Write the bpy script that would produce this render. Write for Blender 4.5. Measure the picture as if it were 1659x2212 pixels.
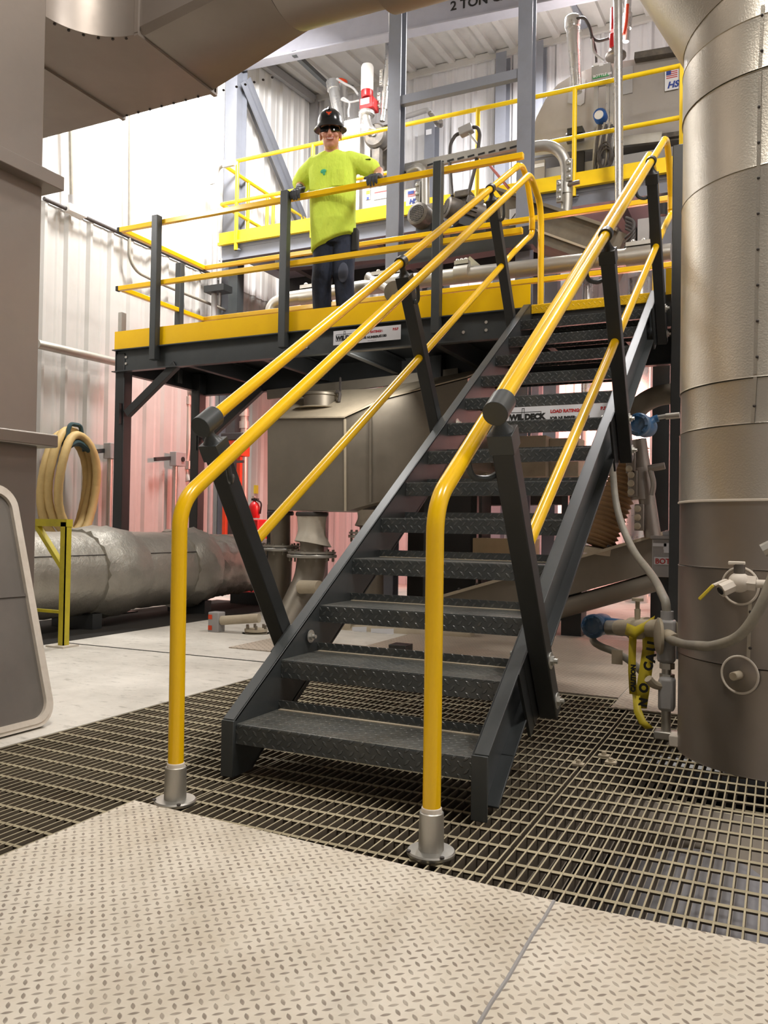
import bpy, bmesh, math, random
from mathutils import Vector, Matrix

for o in list(bpy.data.objects):
    bpy.data.objects.remove(o)
random.seed(7)
SC = bpy.context.scene
COL = SC.collection
PI = math.pi
R = math.radians

# ------------------------------------------------------------------ camera
FPX, CX, CY = 1779.255, 829.5, 1106.0
CAM = Vector((1.64524, -2.30356, 0.85211))
YAW, PIT, ROL = -0.446954, 0.0172283, 0.0157314
fw = Vector((math.sin(YAW)*math.cos(PIT), math.cos(YAW)*math.cos(PIT), math.sin(PIT)))
_r = Vector((math.cos(YAW), -math.sin(YAW), 0)); _u = _r.cross(fw)
rt = _r*math.cos(ROL)+_u*math.sin(ROL)
up = -_r*math.sin(ROL)+_u*math.cos(ROL)
cam_data = bpy.data.cameras.new('camera')
cam = bpy.data.objects.new('camera', cam_data); COL.objects.link(cam)
cam.matrix_world = Matrix(((rt.x, up.x, -fw.x, CAM.x), (rt.y, up.y, -fw.y, CAM.y), (rt.z, up.z, -fw.z, CAM.z), (0, 0, 0, 1)))
cam_data.sensor_fit = 'VERTICAL'; cam_data.sensor_height = 36.0
cam_data.lens = FPX*36.0/2212.0
cam_data.clip_start = 0.05
SC.camera = cam

def P(px, py, Y=None, X=None, Z=None):
    """a point of the place, read off the photograph at a known distance"""
    d = fw+rt*((px-CX)/FPX)+up*((CY-py)/FPX)
    if Y is not None: t = (Y-CAM.y)/d.y
    elif X is not None: t = (X-CAM.x)/d.x
    else: t = (Z-CAM.z)/d.z
    return CAM+d*t

# ------------------------------------------------------------------ light
SC.view_settings.view_transform = 'Standard'
SC.view_settings.look = 'None'
SC.view_settings.exposure = 0.22
SC.view_settings.gamma = 1.0
SC.view_settings.use_curve_mapping = False
w = bpy.data.worlds.new('world'); SC.world = w; w.use_nodes = True
w.node_tree.nodes['Background'].inputs[0].default_value = (1.0, 0.96, 0.91, 1)
w.node_tree.nodes['Background'].inputs[1].default_value = 0.20

def area(name, loc, aim, size, power, col=(1, .95, .88), sy=None):
    l = bpy.data.lights.new(name, 'AREA'); l.energy = power; l.color = col
    l.shape = 'RECTANGLE'; l.size = size; l.size_y = sy or size
    o = bpy.data.objects.new(name, l); COL.objects.link(o); o.location = loc
    o.rotation_euler = (Vector(aim)-Vector(loc)).to_track_quat('-Z', 'Y').to_euler()
    return o
# high-bay lamps under the roof
area('high_bay_lamp', (-3.3, 4.9, 6.5), (-4.6, 5.4, 4.6), 0.7, 310, (1, .98, .96))
area('high_bay_lamp', (-0.6, 7.2, 6.9), (-0.6, 7.6, 3.0), 0.7, 250, (1, .98, .98))
area('high_bay_lamp', (1.6, 3.6, 6.6), (0.6, 3.6, 0), 0.7, 110, (1, .96, .92))
area('high_bay_lamp', (0.9, -1.2, 6.0), (0.7, -0.4, 0), 0.8, 135, (1, .94, .86))
area('high_bay_lamp', (4.2, 0.5, 6.0), (2.0, 0.8, 1), 0.8, 130, (1, .96, .92))
area('wall_fill', (-4.4, 1.6, 4.4), (-2.4, 4.4, .8), 0.5, 40, (1, .96, .92))  # unseen fill light, added to brighten the screener from the left
# reddish work lamps under the upper platform, a lamp in the pit
def spot(name, loc, aim, power, col, angle):
    l = bpy.data.lights.new(name, 'SPOT'); l.energy = power; l.color = col; l.spot_size = R(angle); l.spot_blend = .6; l.shadow_soft_size = .15
    o = bpy.data.objects.new(name, l); COL.objects.link(o); o.location = loc
    o.rotation_euler = (Vector(aim)-Vector(loc)).to_track_quat('-Z', 'Y').to_euler()
spot('red_work_lamp', (-1.9, 5.6, 2.0), (-5.0, 6.0, 1.25), 270, (1, .27, .22), 84)
spot('red_work_lamp', (-2.4, 6.6, 2.3), (-3.4, 8.8, 1.5), 200, (1, .30, .25), 95)
spot('red_work_lamp', (0.2, 7.3, 2.2), (0.1, 8.8, 1.9), 1100, (1, .40, .32), 120)
area('under_deck_fill', (-1.35, 3.72, 2.18), (-2.7, 4.1, 1.6), 0.3, 9, (1, .95, .88))  # added fill, no real fixture: brightens the screener below the deck
area('pit_lamp', (2.6, -.9, -.35), (1.7, .1, -.5), 0.3, 45, (.95, .95, 1))

# ------------------------------------------------------------------ materials
def srgb(h):
    v = [int(h[i:i+2], 16)/255 for i in (0, 2, 4)]
    return tuple((c/12.92 if c <= .04045 else ((c+.055)/1.055)**2.4) for c in v)+(1,)

class NT:
    def __init__(s, name):
        s.m = bpy.data.materials.new(name); s.m.use_nodes = True
        s.t = s.m.node_tree; s.b = s.t.nodes['Principled BSDF']; s.tc = None
    def n(s, typ, **kw):
        nd = s.t.nodes.new('ShaderNode'+typ)
        for k, v in kw.items():
            if k.startswith('i_'): nd.inputs[int(k[2:])].default_value = v
            else: setattr(nd, k, v)
        return nd
    def l(s, a, b): s.t.links.new(a, b)
    def coord(s):
        if not s.tc: s.tc = s.n('TexCoord')
        return s.tc.outputs['Object']
    def math(s, op, a, b=None):
        nd = s.n('Math', operation=op)
        for i, v in enumerate((a, b)):
            if v is None: continue
            if isinstance(v, (int, float)): nd.inputs[i].default_value = v
            else: s.l(v, nd.inputs[i])
        return nd.outputs[0]
    def noise(s, scale, detail=4, rough=.6, vec=None, stretch=None):
        v = vec or s.coord()
        if stretch:
            mp = s.n('Mapping'); mp.inputs['Scale'].default_value = stretch; s.l(v, mp.inputs[0]); v = mp.outputs[0]
        nd = s.n('TexNoise'); nd.inputs['Scale'].default_value = scale; nd.inputs['Detail'].default_value = detail
        nd.inputs['Roughness'].default_value = rough; s.l(v, nd.inputs['Vector'])
        return nd.outputs['Fac']
    def ramp(s, fac, stops):
        nd = s.n('ValToRGB'); s.l(fac, nd.inputs[0]); e = nd.color_ramp.elements
        while len(e) < len(stops): e.new(.5)
        for k, (p, c) in enumerate(stops): e[k].position = p; e[k].color = c
        return nd.outputs[0]
    def mix(s, fac, a, b):
        nd = s.n('MixRGB')
        for i, v in enumerate((fac, a, b)):
            if isinstance(v, (int, float)): nd.inputs[i].default_value = v
            elif isinstance(v, tuple): nd.inputs[i].default_value = v
            else: s.l(v, nd.inputs[i])
        return nd.outputs[0]
    def bump(s, h, strength=.3, dist=.002):
        nd = s.n('Bump'); nd.inputs['Strength'].default_value = strength; nd.inputs['Distance'].default_value = dist
        s.l(h, nd.inputs['Height']); s.l(nd.outputs[0], s.b.inputs['Normal'])
    def col(s, c):
        if isinstance(c, tuple): s.b.inputs['Base Color'].default_value = c
        else: s.l(c, s.b.inputs['Base Color'])
    def set(s, rough=.5, metal=0., spec=None):
        s.b.inputs['Roughness'].default_value = rough; s.b.inputs['Metallic'].default_value = metal
        if spec is not None: s.b.inputs['Specular IOR Level'].default_value = spec

def paint(name, h, rough=.4, metal=0., wear=None, amount=.35, scale=6., bump=0., spec=None):
    """a paint, cloth or metal: base colour with blotches of wear or dust"""
    t = NT(name); c = srgb(h)
    w2 = srgb(wear) if wear else tuple(x*.86 for x in c[:3])+(1,)
    f = t.noise(scale, 5, .65)
    t.col(t.mix(t.ramp(f, [(.45, (0, 0, 0, 1)), (.75, (amount,)*3+(1,))]), c, w2))
    t.set(rough, metal, spec)
    if bump: t.bump(t.noise(scale*12, 3), bump, .003)
    return t.m

def lugs(t, s):
    """diamond-plate lugs, laid across u=x, v=y+z"""
    sep = t.n('SeparateXYZ'); t.l(t.coord(), sep.inputs[0])
    u = sep.outputs[0]; v = t.math('ADD', sep.outputs[1], sep.outputs[2])
    k = .70711/s
    a = t.math('MULTIPLY', t.math('ADD', u, v), k); b = t.math('MULTIPLY', t.math('SUBTRACT', v, u), k)
    ia = t.math('FLOOR', a); ib = t.math('FLOOR', b)
    fa = t.math('SUBTRACT', t.math('SUBTRACT', a, ia), .5); fb = t.math('SUBTRACT', t.math('SUBTRACT', b, ib), .5)
    par = t.math('FLOORED_MODULO', t.math('ADD', ia, ib), 2.0)
    def mixv(x, y):
        return t.math('ADD', t.math('MULTIPLY', x, par), t.math('MULTIPLY', y, t.math('SUBTRACT', 1.0, par)))
    dx = mixv(fa, fb); dy = mixv(fb, fa)
    q = t.math('DIVIDE', dx, .50); q = t.math('SUBTRACT', 1.0, t.math('MULTIPLY', q, q))
    h = t.math('SUBTRACT', t.math('MULTIPLY', q, .19), t.math('ABSOLUTE', dy))
    h = t.math('MAXIMUM', h, 0.0)
    return t.math('MINIMUM', t.math('DIVIDE', h, .075), 1.0)

def plate_floor(name, base, lugc, dirt, s=.033):
    t = NT(name); h = lugs(t, s)
    n1 = t.noise(2.6, 6, .62); n2 = t.noise(38, 3); n3 = t.noise(1.7, 5, .7, stretch=(1.3, 1, 1))
    c = t.mix(t.ramp(n1, [(.42, (0, 0, 0, 1)), (.72, (.75,)*3+(1,))]), srgb(base), srgb(dirt))
    c = t.mix(t.math('MULTIPLY', n2, .25), c, srgb(dirt))
    c = t.mix(t.ramp(n3, [(.56, (0, 0, 0, 1)), (.78, (.55,)*3+(1,))]), c, srgb('8f8980'))
    wear = t.math('MULTIPLY', t.math('MULTIPLY', h, .95), t.ramp(t.noise(14, 3), [(.3, (.35,)*3+(1,)), (.6, (1,)*3+(1,))]))
    t.col(t.mix(wear, c, srgb(lugc))); t.set(.62)
    t.bump(h, .6, .002)
    return t.m

def tread_mat(name, base, s=.027, wear_sheen='6a6860', lug='8a8c8a'):
    t = NT(name); h = lugs(t, s)
    n1 = t.noise(7, 5, .7)
    c = t.mix(t.ramp(n1, [(.5, (0, 0, 0, 1)), (.8, (.5,)*3+(1,))]), srgb(base), srgb(wear_sheen))
    g = t.n('NewGeometry'); sp = t.n('SeparateXYZ'); t.l(g.outputs['True Normal'], sp.inputs[0])
    scuff_sheen = t.math('MULTIPLY', t.math('GREATER_THAN', sp.outputs[2], .8), t.ramp(t.noise(4, 6, .7), [(.35, (.1,)*3+(1,)), (.7, (.75,)*3+(1,))]))
    c = t.mix(scuff_sheen, c, srgb(wear_sheen))   # foot scuffs, plus the sheen of the flat tops painted in as paler colour
    t.col(t.mix(t.math('MULTIPLY', h, .16), c, srgb(lug))); t.set(.30, .0)
    t.bump(h, .75, .003)
    return t.m

def stainless(name, h, rough=.3, dust='a89f8c', amount=.35, pebble=0., scale=3., metal=.85):
    t = NT(name); f = t.noise(scale, 6, .65)
    k = t.ramp(f, [(.4, (0, 0, 0, 1)), (.8, (amount,)*3+(1,))])
    t.col(t.mix(k, srgb(h), srgb(dust)))
    t.b.inputs['Metallic'].default_value = metal
    t.l(t.math('ADD', t.math('MULTIPLY', f, .3), rough-.12), t.b.inputs['Roughness'])
    if pebble: t.bump(t.noise(150, 2), pebble, .002)
    else: t.bump(t.noise(7, 2), .12, .01)
    return t.m

def concrete(name):
    t = NT(name)
    c = t.mix(t.ramp(t.noise(1.6, 7, .7), [(.35, (0, 0, 0, 1)), (.7, (1, 1, 1, 1))]), srgb('dcd7cd'), srgb('bcb7ad'))
    c = t.mix(t.ramp(t.noise(9, 6, .75, stretch=(1, 2.6, 1)), [(.56, (0, 0, 0, 1)), (.66, (.6,)*3+(1,))]), c, srgb('8e897f'))
    t.col(c); t.set(.75); t.bump(t.noise(60, 4), .15, .002)
    return t.m

def cloth(name, a, b):
    t = NT(name); f = t.noise(5, 4, .6, stretch=(1, 1, .6))
    t.col(t.mix(t.ramp(f, [(.4, (0, 0, 0, 1)), (.7, (.6,)*3+(1,))]), srgb(a), srgb(b))); t.set(.85)
    t.bump(t.noise(7, 4, .55, stretch=(1.3, 1.3, .55)), .9, .035)
    return t.m

M = {}
M['concrete'] = concrete('dusty_concrete')
M['plate'] = plate_floor('worn_cream_checker_plate', 'ddd5c6', '85796c', 'b9ab94', .0228)
M['floorplate'] = plate_floor('beige_checker_plate', 'b9ab9a', '8c8074', 'a39686', .034)
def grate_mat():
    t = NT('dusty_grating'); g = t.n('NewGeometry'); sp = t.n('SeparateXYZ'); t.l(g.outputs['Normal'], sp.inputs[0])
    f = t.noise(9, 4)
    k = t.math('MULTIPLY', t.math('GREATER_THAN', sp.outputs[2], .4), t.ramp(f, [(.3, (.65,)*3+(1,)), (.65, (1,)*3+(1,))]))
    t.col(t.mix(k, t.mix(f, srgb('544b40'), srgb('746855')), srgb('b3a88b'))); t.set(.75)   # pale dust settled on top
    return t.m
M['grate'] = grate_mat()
M['tread'] = tread_mat('grey_tread_plate', '3a3e3f')
M['nosing'] = tread_mat('yellow_tread_plate', 'f6c40c', wear_sheen='d9ad18', lug='f3d050')
M['char'] = paint('charcoal_paint', '3c4041', .38, 0, '4a4d4c', .5, 5)
M['black'] = paint('black_paint', '2a2c2c', .42, 0, '34363a', .5, 6)
M['yellow'] = paint('safety_yellow_paint', 'f8c608', .22, 0, 'ecb606', .5, 3)
M['yellow2'] = paint('bright_yellow_paint', 'f5d010', .35, 0, 'e8bb10', .5, 5)
M['limeyellow'] = paint('faded_yellow_paint', 'c9b930', .5, 0, '9a8e35', .6, 9)
M['grey'] = paint('blue_grey_paint', '7a7d86', .45, 0, '6c6d72', .5, 4)
M['lgrey'] = paint('light_grey_paint', '9d9b9a', .5, 0, '8b8782', .5, 3)
M['machine'] = paint('machine_grey_paint', '98928c', .5, 0, '857e76', .5, 3)
M['olive'] = paint('olive_dusty_steel', '6f675a', .55, .2, '8f8470', .6, 4)
M['galv'] = stainless('galvanised_steel', 'b4b2ac', .42, 'a59a88', .5, 0, 6)
M['polish'] = stainless('polished_steel', 'd9d8d6', .25, 'c0bdb8', .3, 0, 4)
M['steel'] = stainless('dull_stainless_sheet', '9a928a', .38, '857c72', .5, 0, 2.5)
M['duct'] = stainless('brushed_duct_sheet', 'a39a92', .42, '8d857e', .35, 0, 2., .7)
M['pebble'] = stainless('pebbled_aluminium_jacket', 'bfb9ae', .34, 'a39b8d', .45, .35, 2.)
M['hopper'] = stainless('dusty_hopper_steel', '7d766a', .45, '91887a', .6, 0, 3., .6)
M['dust'] = paint('beige_dust', 'b5a993', .9, 0, '9b8f7c', .6, 6, .2)
M['foil'] = None
M['white'] = paint('white_wall_panel', 'e6e4e2', .5, 0, 'd4d1ce', .5, 1.5)
M['liner'] = paint('grey_white_liner_panel', 'bab7b2', .45, 0, 'aaa7a1', .6, 2)
M['bwall'] = paint('back_wall_panel', 'd3d2d4', .45, 0, 'c0bec0', .6, 2)
M['roof'] = paint('roof_deck', 'bdbab5', .55, 0, 'a5a19b', .6, 2)
M['beam'] = paint('crane_beam_paint', '9c9ca6', .5, 0, '8b8b92', .5, 3)
M['offwhite'] = paint('white_enamel', 'e8e6e2', .4, 0, 'd6d2cb', .5, 4)
M['red'] = paint('red_enamel', 'b3181c', .35, 0, '8f1418', .5, 6)
M['orange'] = paint('orange_enamel', 'd2441c', .45, 0, 'a83515', .5, 6)
M['rubber'] = paint('black_rubber', '1d1d1d', .7, 0, '2c2b29', .5, 8)
M['cable'] = paint('dark_cable', '3d3836', .6, 0, '57504a', .5, 8)
M['flex'] = paint('grey_liquidtight_conduit', '8f8a7e', .55, 0, 'b0a693', .6, 9)
M['blue'] = paint('blue_enamel', '2f5d86', .4, 0, '8c8b86', .6, 7)
M['dblue'] = paint('deep_blue_enamel', '1f4f9a', .35, 0, '2f63ac', .5, 6)
M['gasket'] = paint('white_gasket', 'd8cfc2', .7, 0, 'bdb1a2', .6, 12)
M['panel'] = paint('grey_panel_sheet', '77726c', .45, .3, '8d877f', .5, 2.5)
M['hose'] = paint('tan_suction_hose', 'c9ad72', .6, 0, 'a98d58', .5, 7)
M['brownhose'] = paint('brown_ribbed_hose', '9a7b58', .6, 0, '7b6248', .6, 7)
M['sleeve'] = paint('white_fabric_sleeve', 'c9c1b2', .85, 0, 'a89e8c', .6, 6)
M['motor'] = paint('dusty_motor_grey', '544f4a', .5, .3, '8a7f70', .6, 8)
M['sign'] = paint('white_sign', 'dcdde2', .4, 0, 'd0d1d6', .4, 5)
M['ink'] = paint('black_ink', '141414', .5)
M['redink'] = paint('red_ink', 'b8282c', .5)
M['blueink'] = paint('blue_ink', '1d3a8f', .5)
M['green'] = paint('green_label', '2f8f4e', .5)
M['tape'] = paint('yellow_caution_tape', 'd2bd2e', .5, 0, 'b7a540', .6, 9)
M['zinc'] = stainless('zinc_bolt', 'c9c8c2', .35, 'aaa79f', .3)
M['teal'] = paint('teal_stain', '4fb98c', .85)
M['knee'] = paint('worn_denim', '4b5060', .9, 0, '5d6070', .5, 20)
M['hookgreen'] = paint('dark_green_plastic', '1f3f42', .5, 0, '2c4d50', .5, 6)
M['wood'] = paint('dusty_tan_beam', 'c8b592', .8, 0, 'a58f6c', .5, 5)
M['pitgrey'] = paint('pit_duct_grey', 'aaa9ae', .4, .2, '8f8e94', .5, 2)
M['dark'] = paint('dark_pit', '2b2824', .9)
M['shirt'] = cloth('high_visibility_shirt', 'dff75c', 'c6e548')
M['denim'] = cloth('navy_denim', '1d2434', '343d54')
M['skin'] = paint('skin', 'c98d73', .5, 0, 'b67560', .4, 14)
M['glove'] = paint('charcoal_glove', '3d3f42', .75, 0, '55575c', .5, 20, .2)
M['helmet'] = paint('black_hard_hat', '191a1c', .22)
M['lens'] = paint('dark_lens', '0c0c0e', .1)
M['teeth'] = paint('teeth', 'e8ddd0', .4)
M['lip'] = paint('lip', 'a85a50', .5)
M['hair'] = paint('short_grey_brown_hair', '4a3b30', .8)

def foil_mat():
    t = NT('crinkled_insulation_foil')
    f = t.noise(4, 6, .6); t.col(t.mix(f, srgb('c0bcb2'), srgb('918c82')))
    t.set(.42, .55); t.bump(t.noise(9, 6, .7), .55, .02)
    return t.m
M['foil'] = foil_mat()
# ------------------------------------------------------------------ mesh helpers
ORG = {}
V = Vector
def frame(d, upv=(0, 0, 1)):
    d = V(d).normalized(); s = d.cross(V(upv))
    if s.length < 1e-4: s = d.cross(V((0, 1, 0)))
    s.normalize(); t = s.cross(d)
    return d, s, t

class MB:
    def __init__(s): s.bm = bmesh.new()
    def face(s, vs):
        try: return s.bm.faces.new(vs)
        except ValueError: return None
    def hexa(s, p):
        v = [s.bm.verts.new(q) for q in p]
        for f in ((0, 3, 2, 1), (4, 5, 6, 7), (0, 1, 5, 4), (1, 2, 6, 5), (2, 3, 7, 6), (3, 0, 4, 7)):
            s.face([v[i] for i in f])
        return s
    def box(s, lo, hi):
        x0, y0, z0 = lo; x1, y1, z1 = hi
        return s.hexa([(x0, y0, z0), (x1, y0, z0), (x1, y1, z0), (x0, y1, z0), (x0, y0, z1), (x1, y0, z1), (x1, y1, z1), (x0, y1, z1)])
    def bar(s, a, b, w, h, upv=(0, 0, 1)):
        a = V(a); b = V(b); d, x, z = frame(b-a, upv); x *= w/2; z *= h/2
        return s.hexa([a-x-z, a+x-z, a+x+z, a-x+z, b-x-z, b+x-z, b+x+z, b-x+z])
    def ring(s, c, x, y, r, n):
        return [s.bm.verts.new(c+x*(r*math.cos(2*PI*i/n))+y*(r*math.sin(2*PI*i/n))) for i in range(n)]
    def skin(s, a, b):
        n = len(a)
        for i in range(n): s.face([a[i], a[(i+1) % n], b[(i+1) % n], b[i]])
    def cyl(s, a, b, r, r2=None, n=20, caps=True):
        a = V(a); b = V(b); d, x, y = frame(b-a); r2 = r if r2 is None else r2
        A = s.ring(a, x, y, r, n); B = s.ring(b, x, y, r2, n); s.skin(A, B)
        if caps: s.face(A[::-1]); s.face(B)
        return s
    def lathe(s, prof, org, axis=(0, 0, 1), n=28, caps=True):
        o = V(org); d, x, y = frame(axis); prev = None; first = None
        for (r, h) in prof:
            q = s.ring(o+d*h, x, y, max(r, 1e-4), n)
            if prev: s.skin(prev, q)
            else: first = q
            prev = q
        if caps: s.face(first[::-1]); s.face(prev)
        return s
    def tube(s, pts, r, n=12, fillet=0., seg=6, caps=True, rr=None):
        pts = [V(p) for p in pts]
        if fillet:
            out = [pts[0]]
            for i in range(1, len(pts)-1):
                p = pts[i]; a = (pts[i-1]-p); b = (pts[i+1]-p)
                f = min(fillet, a.length*.48, b.length*.48); q0 = p+a.normalized()*f; q2 = p+b.normalized()*f
                for k in range(seg+1):
                    t = k/seg; out.append(q0*(1-t)**2+p*(2*t*(1-t))+q2*t*t)
            out.append(pts[-1]); pts = out
        prev = None; x = None; first = None
        for i, p in enumerate(pts):
            d = (pts[min(i+1, len(pts)-1)]-pts[max(i-1, 0)]).normalized()
            if x is None: _, x, y = frame(d)
            x = (x-d*x.dot(d)).normalized(); y = x.cross(d)
            q = s.ring(p, x, y, rr(i/(len(pts)-1)) if rr else r, n)
            if prev: s.skin(prev, q)
            else: first = q
            prev = q
        if caps: s.face(first[::-1]); s.face(prev)
        return s
    def prism(s, poly, o, ux, uy, ext):
        """polygon in the plane (o, ux, uy) pushed along ext"""
        o = V(o); ux = V(ux); uy = V(uy); e = V(ext)
        A = [s.bm.verts.new(o+ux*a+uy*b) for a, b in poly]; B = [s.bm.verts.new(v.co+e) for v in A]
        s.face(A[::-1]); s.face(B); s.skin(A, B)
        return s
    def loft(s, rings, caps=True):
        prev = None
        for q in rings:
            v = [s.bm.verts.new(p) for p in q]
            if prev: s.skin(prev, v)
            else: first = v
            prev = v
        if caps: s.face(first[::-1]); s.face(prev)
        return s
    def sheet(s, rows):
        g = [[s.bm.verts.new(p) for p in r] for r in rows]
        for i in range(len(g)-1):
            for j in range(len(g[0])-1): s.face([g[i][j], g[i][j+1], g[i+1][j+1], g[i+1][j]])
        return s
    def ell(s, c, rx, ry, rz, n=16, m=10, rot=None):
        c = V(c); rows = []
        for j in range(1, m):
            a = PI*j/m; rows.append([(math.sin(a)*math.cos(2*PI*i/n)*rx, math.sin(a)*math.sin(2*PI*i/n)*ry, math.cos(a)*rz) for i in range(n)])
        f = (lambda p: c+(rot@V(p) if rot else V(p)))
        t = s.bm.verts.new(f((0, 0, rz))); b = s.bm.verts.new(f((0, 0, -rz))); prev = None
        for q in rows:
            v = [s.bm.verts.new(f(p)) for p in q]
            if prev: s.skin(v, prev)
            else:
                for i in range(n): s.face([t, v[(i+1) % n], v[i]][::-1])
            prev = v
        for i in range(n): s.face([b, prev[i], prev[(i+1) % n]][::-1])
        return s
    def text(s, body, size, o, ux, uy, ext=.0012, align='LEFT', bold=0.):
        cu = bpy.data.curves.new('t', 'FONT'); cu.body = body; cu.size = size; cu.align_x = align
        cu.extrude = 0; cu.offset = bold; cu.resolution_u = 3
        ob = bpy.data.objects.new('t', cu); COL.objects.link(ob)
        dg = bpy.context.evaluated_depsgraph_get(); me = bpy.data.meshes.new_from_object(ob.evaluated_get(dg))
        ux = V(ux).normalized(); uy = V(uy).normalized(); nz = ux.cross(uy); o = V(o)
        vs = [s.bm.verts.new(o+ux*v.co.x+uy*v.co.y+nz*ext) for v in me.vertices]
        for p in me.polygons: s.face([vs[i] for i in p.vertices])
        bpy.data.objects.remove(ob); bpy.data.curves.remove(cu); bpy.data.meshes.remove(me)
        return s
    def build(s, name, mat, parent=None, bevel=0., smooth=35, fix=True, solid=0., subd=0, remesh=0., label=None):
        bm = s.bm
        if fix: bmesh.ops.recalc_face_normals(bm, faces=bm.faces[:])
        if parent is not None: org = ORG[parent.as_pointer()]
        else:
            xs = [v.co for v in bm.verts]
            org = V(((min(c.x for c in xs)+max(c.x for c in xs))/2, (min(c.y for c in xs)+max(c.y for c in xs))/2, min(c.z for c in xs)))
        bmesh.ops.translate(bm, verts=bm.verts[:], vec=-org)
        me = bpy.data.meshes.new(name); bm.to_mesh(me); bm.free()
        me.materials.append(M[mat] if isinstance(mat, str) else mat)
        o = bpy.data.objects.new(name, me); COL.objects.link(o)
        ORG[o.as_pointer()] = org
        if parent is None: o.location = org
        else: o.parent = parent
        if smooth:
            me.shade_smooth(); me.set_sharp_from_angle(angle=R(smooth))
        if solid:
            md = o.modifiers.new('thickness', 'SOLIDIFY'); md.thickness = solid; md.offset = 0
        if remesh:
            md = o.modifiers.new('surface', 'REMESH'); md.mode = 'VOXEL'; md.voxel_size = remesh; md.use_smooth_shade = True
            md = o.modifiers.new('smooth', 'SMOOTH'); md.factor = .5; md.iterations = 4
        if bevel:
            md = o.modifiers.new('bevel', 'BEVEL'); md.width = bevel; md.segments = 2; md.limit_method = 'ANGLE'; md.angle_limit = R(40)
        if subd:
            md = o.modifiers.new('subd', 'SUBSURF'); md.levels = subd; md.render_levels = subd
        if label: o['label'] = label
        return o

def tag(o, label, cat, group=None, kind=None):
    o['label'] = label; o['category'] = cat
    if group: o['group'] = group
    if kind: o['kind'] = kind
    return o
def thing(name, loc, label, cat, group=None):
    o = bpy.data.objects.new(name, None); COL.objects.link(o); o.location = V(loc); o.empty_display_size = .1
    ORG[o.as_pointer()] = V(loc)
    return tag(o, label, cat, group)
def struct(o): o['kind'] = 'structure'; return o
def copy_thing(o, loc, label, group=None):
    c = o.copy(); COL.objects.link(c); c.location = V(loc); c['label'] = label
    if group: c['group'] = group
    for ch in o.children:
        d = ch.copy(); COL.objects.link(d); d.parent = c
        for g in ch.children:
            e = g.copy(); COL.objects.link(e); e.parent = d
    return c
def bolt(mb, p, axis, r=.014, h=.012, washer=True):
    a = V(axis).normalized(); p = V(p)
    if washer: mb.cyl(p, p+a*.003, r*1.7, n=16)
    mb.cyl(p, p+a*h, r, n=6)
    mb.cyl(p, p+a*(h+.012), r*.5, n=8)
    return mb
def lerp(a, b, t): return V(a)*(1-t)+V(b)*t
def arc(c, r, a0, a1, n, ux, uy):
    c = V(c); ux = V(ux); uy = V(uy)
    return [c+ux*(r*math.cos(a0+(a1-a0)*i/n))+uy*(r*math.sin(a0+(a1-a0)*i/n)) for i in range(n+1)]
# ------------------------------------------------------------------ the setting
XW, YB = -5.05, 8.8
XR, YF = 6.0, -7.0
def corrugated(name, a, d, nrm, length, z0, z1f, mat, period=.305, depth=.032):
    """vertical ribs: profile along d from a, z0..z1f(s)"""
    a = V(a); d = V(d); nrm = V(nrm); mb = MB(); lo = []; hi = []
    s = 0.
    prof = [(0, 0), (.105, 0), (.125, .25), (.145, .25), (.165, 0), (.215, 0), (.245, 1), (.275, 1)]
    k = 0
    pts = []
    while s < length:
        for q, h in prof:
            if s+q <= length: pts.append((s+q, h*depth))
        s += period
    pts.append((length, 0))
    for q, h in pts:
        p = a+d*q+nrm*h
        lo.append((p.x, p.y, z0)); hi.append((p.x, p.y, z1f(q) if callable(z1f) else z1f))
    mb.sheet([lo, hi])
    return struct(mb.build(name, mat, smooth=0, solid=.004))
ZT = 4.06
roofz = lambda y: 7.62-.10*(YB-y)
corrugated('wall_left', (XW, YF, 0), (0, 1, 0), (1, 0, 0), YB-YF, 0, ZT, 'liner')
corrugated('wall_left', (XW+.012, YF, 0), (0, 1, 0), (1, 0, 0), YB-YF, ZT, lambda q: roofz(YF+q), 'white')
corrugated('wall_back', (XW, YB, 0), (1, 0, 0), (0, -1, 0), XR-XW, 0, 7.62, 'bwall')
struct(MB().box((XR, YF, -1.5), (XR+.1, YB, 8)).build('wall_right', 'bwall', smooth=0))
struct(MB().box((XW, YF-.1, -1.5), (XR, YF, 8)).build('wall_front', 'bwall', smooth=0))
# roof deck: ribs run along Y and rise towards the back
mb = MB(); lo = []; hi = []; x = XW
while x < XR:
    for q, h in ((0, 0), (.19, 0), (.205, -.045), (.29, -.045), (.305, 0)):
        lo.append((x+q, YF, roofz(YF)+h)); hi.append((x+q, YB, roofz(YB)+h))
    x += .3051
mb.sheet([lo, hi]); struct(mb.build('ceiling', 'roof', smooth=0, solid=.006))
struct(MB().box((XW, YB-.07, 7.50), (XR, YB-.02, 7.60)).build('trim_1', 'roof', bevel=.004))
struct(MB().hexa([(XW+.05, YF, roofz(YF)-.16), (XW+.12, YF, roofz(YF)-.16), (XW+.12, YB, 7.46), (XW+.05, YB, 7.46), (XW+.05, YF, roofz(YF)-.03), (XW+.12, YF, roofz(YF)-.03), (XW+.12, YB, 7.59), (XW+.05, YB, 7.59)]).build('trim_2', 'lgrey', bevel=.004))
struct(MB().box((XW+.03, YB-.12, 0), (XW+.14, YB-.04, 7.5)).build('trim_3', 'lgrey', bevel=.004))
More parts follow.
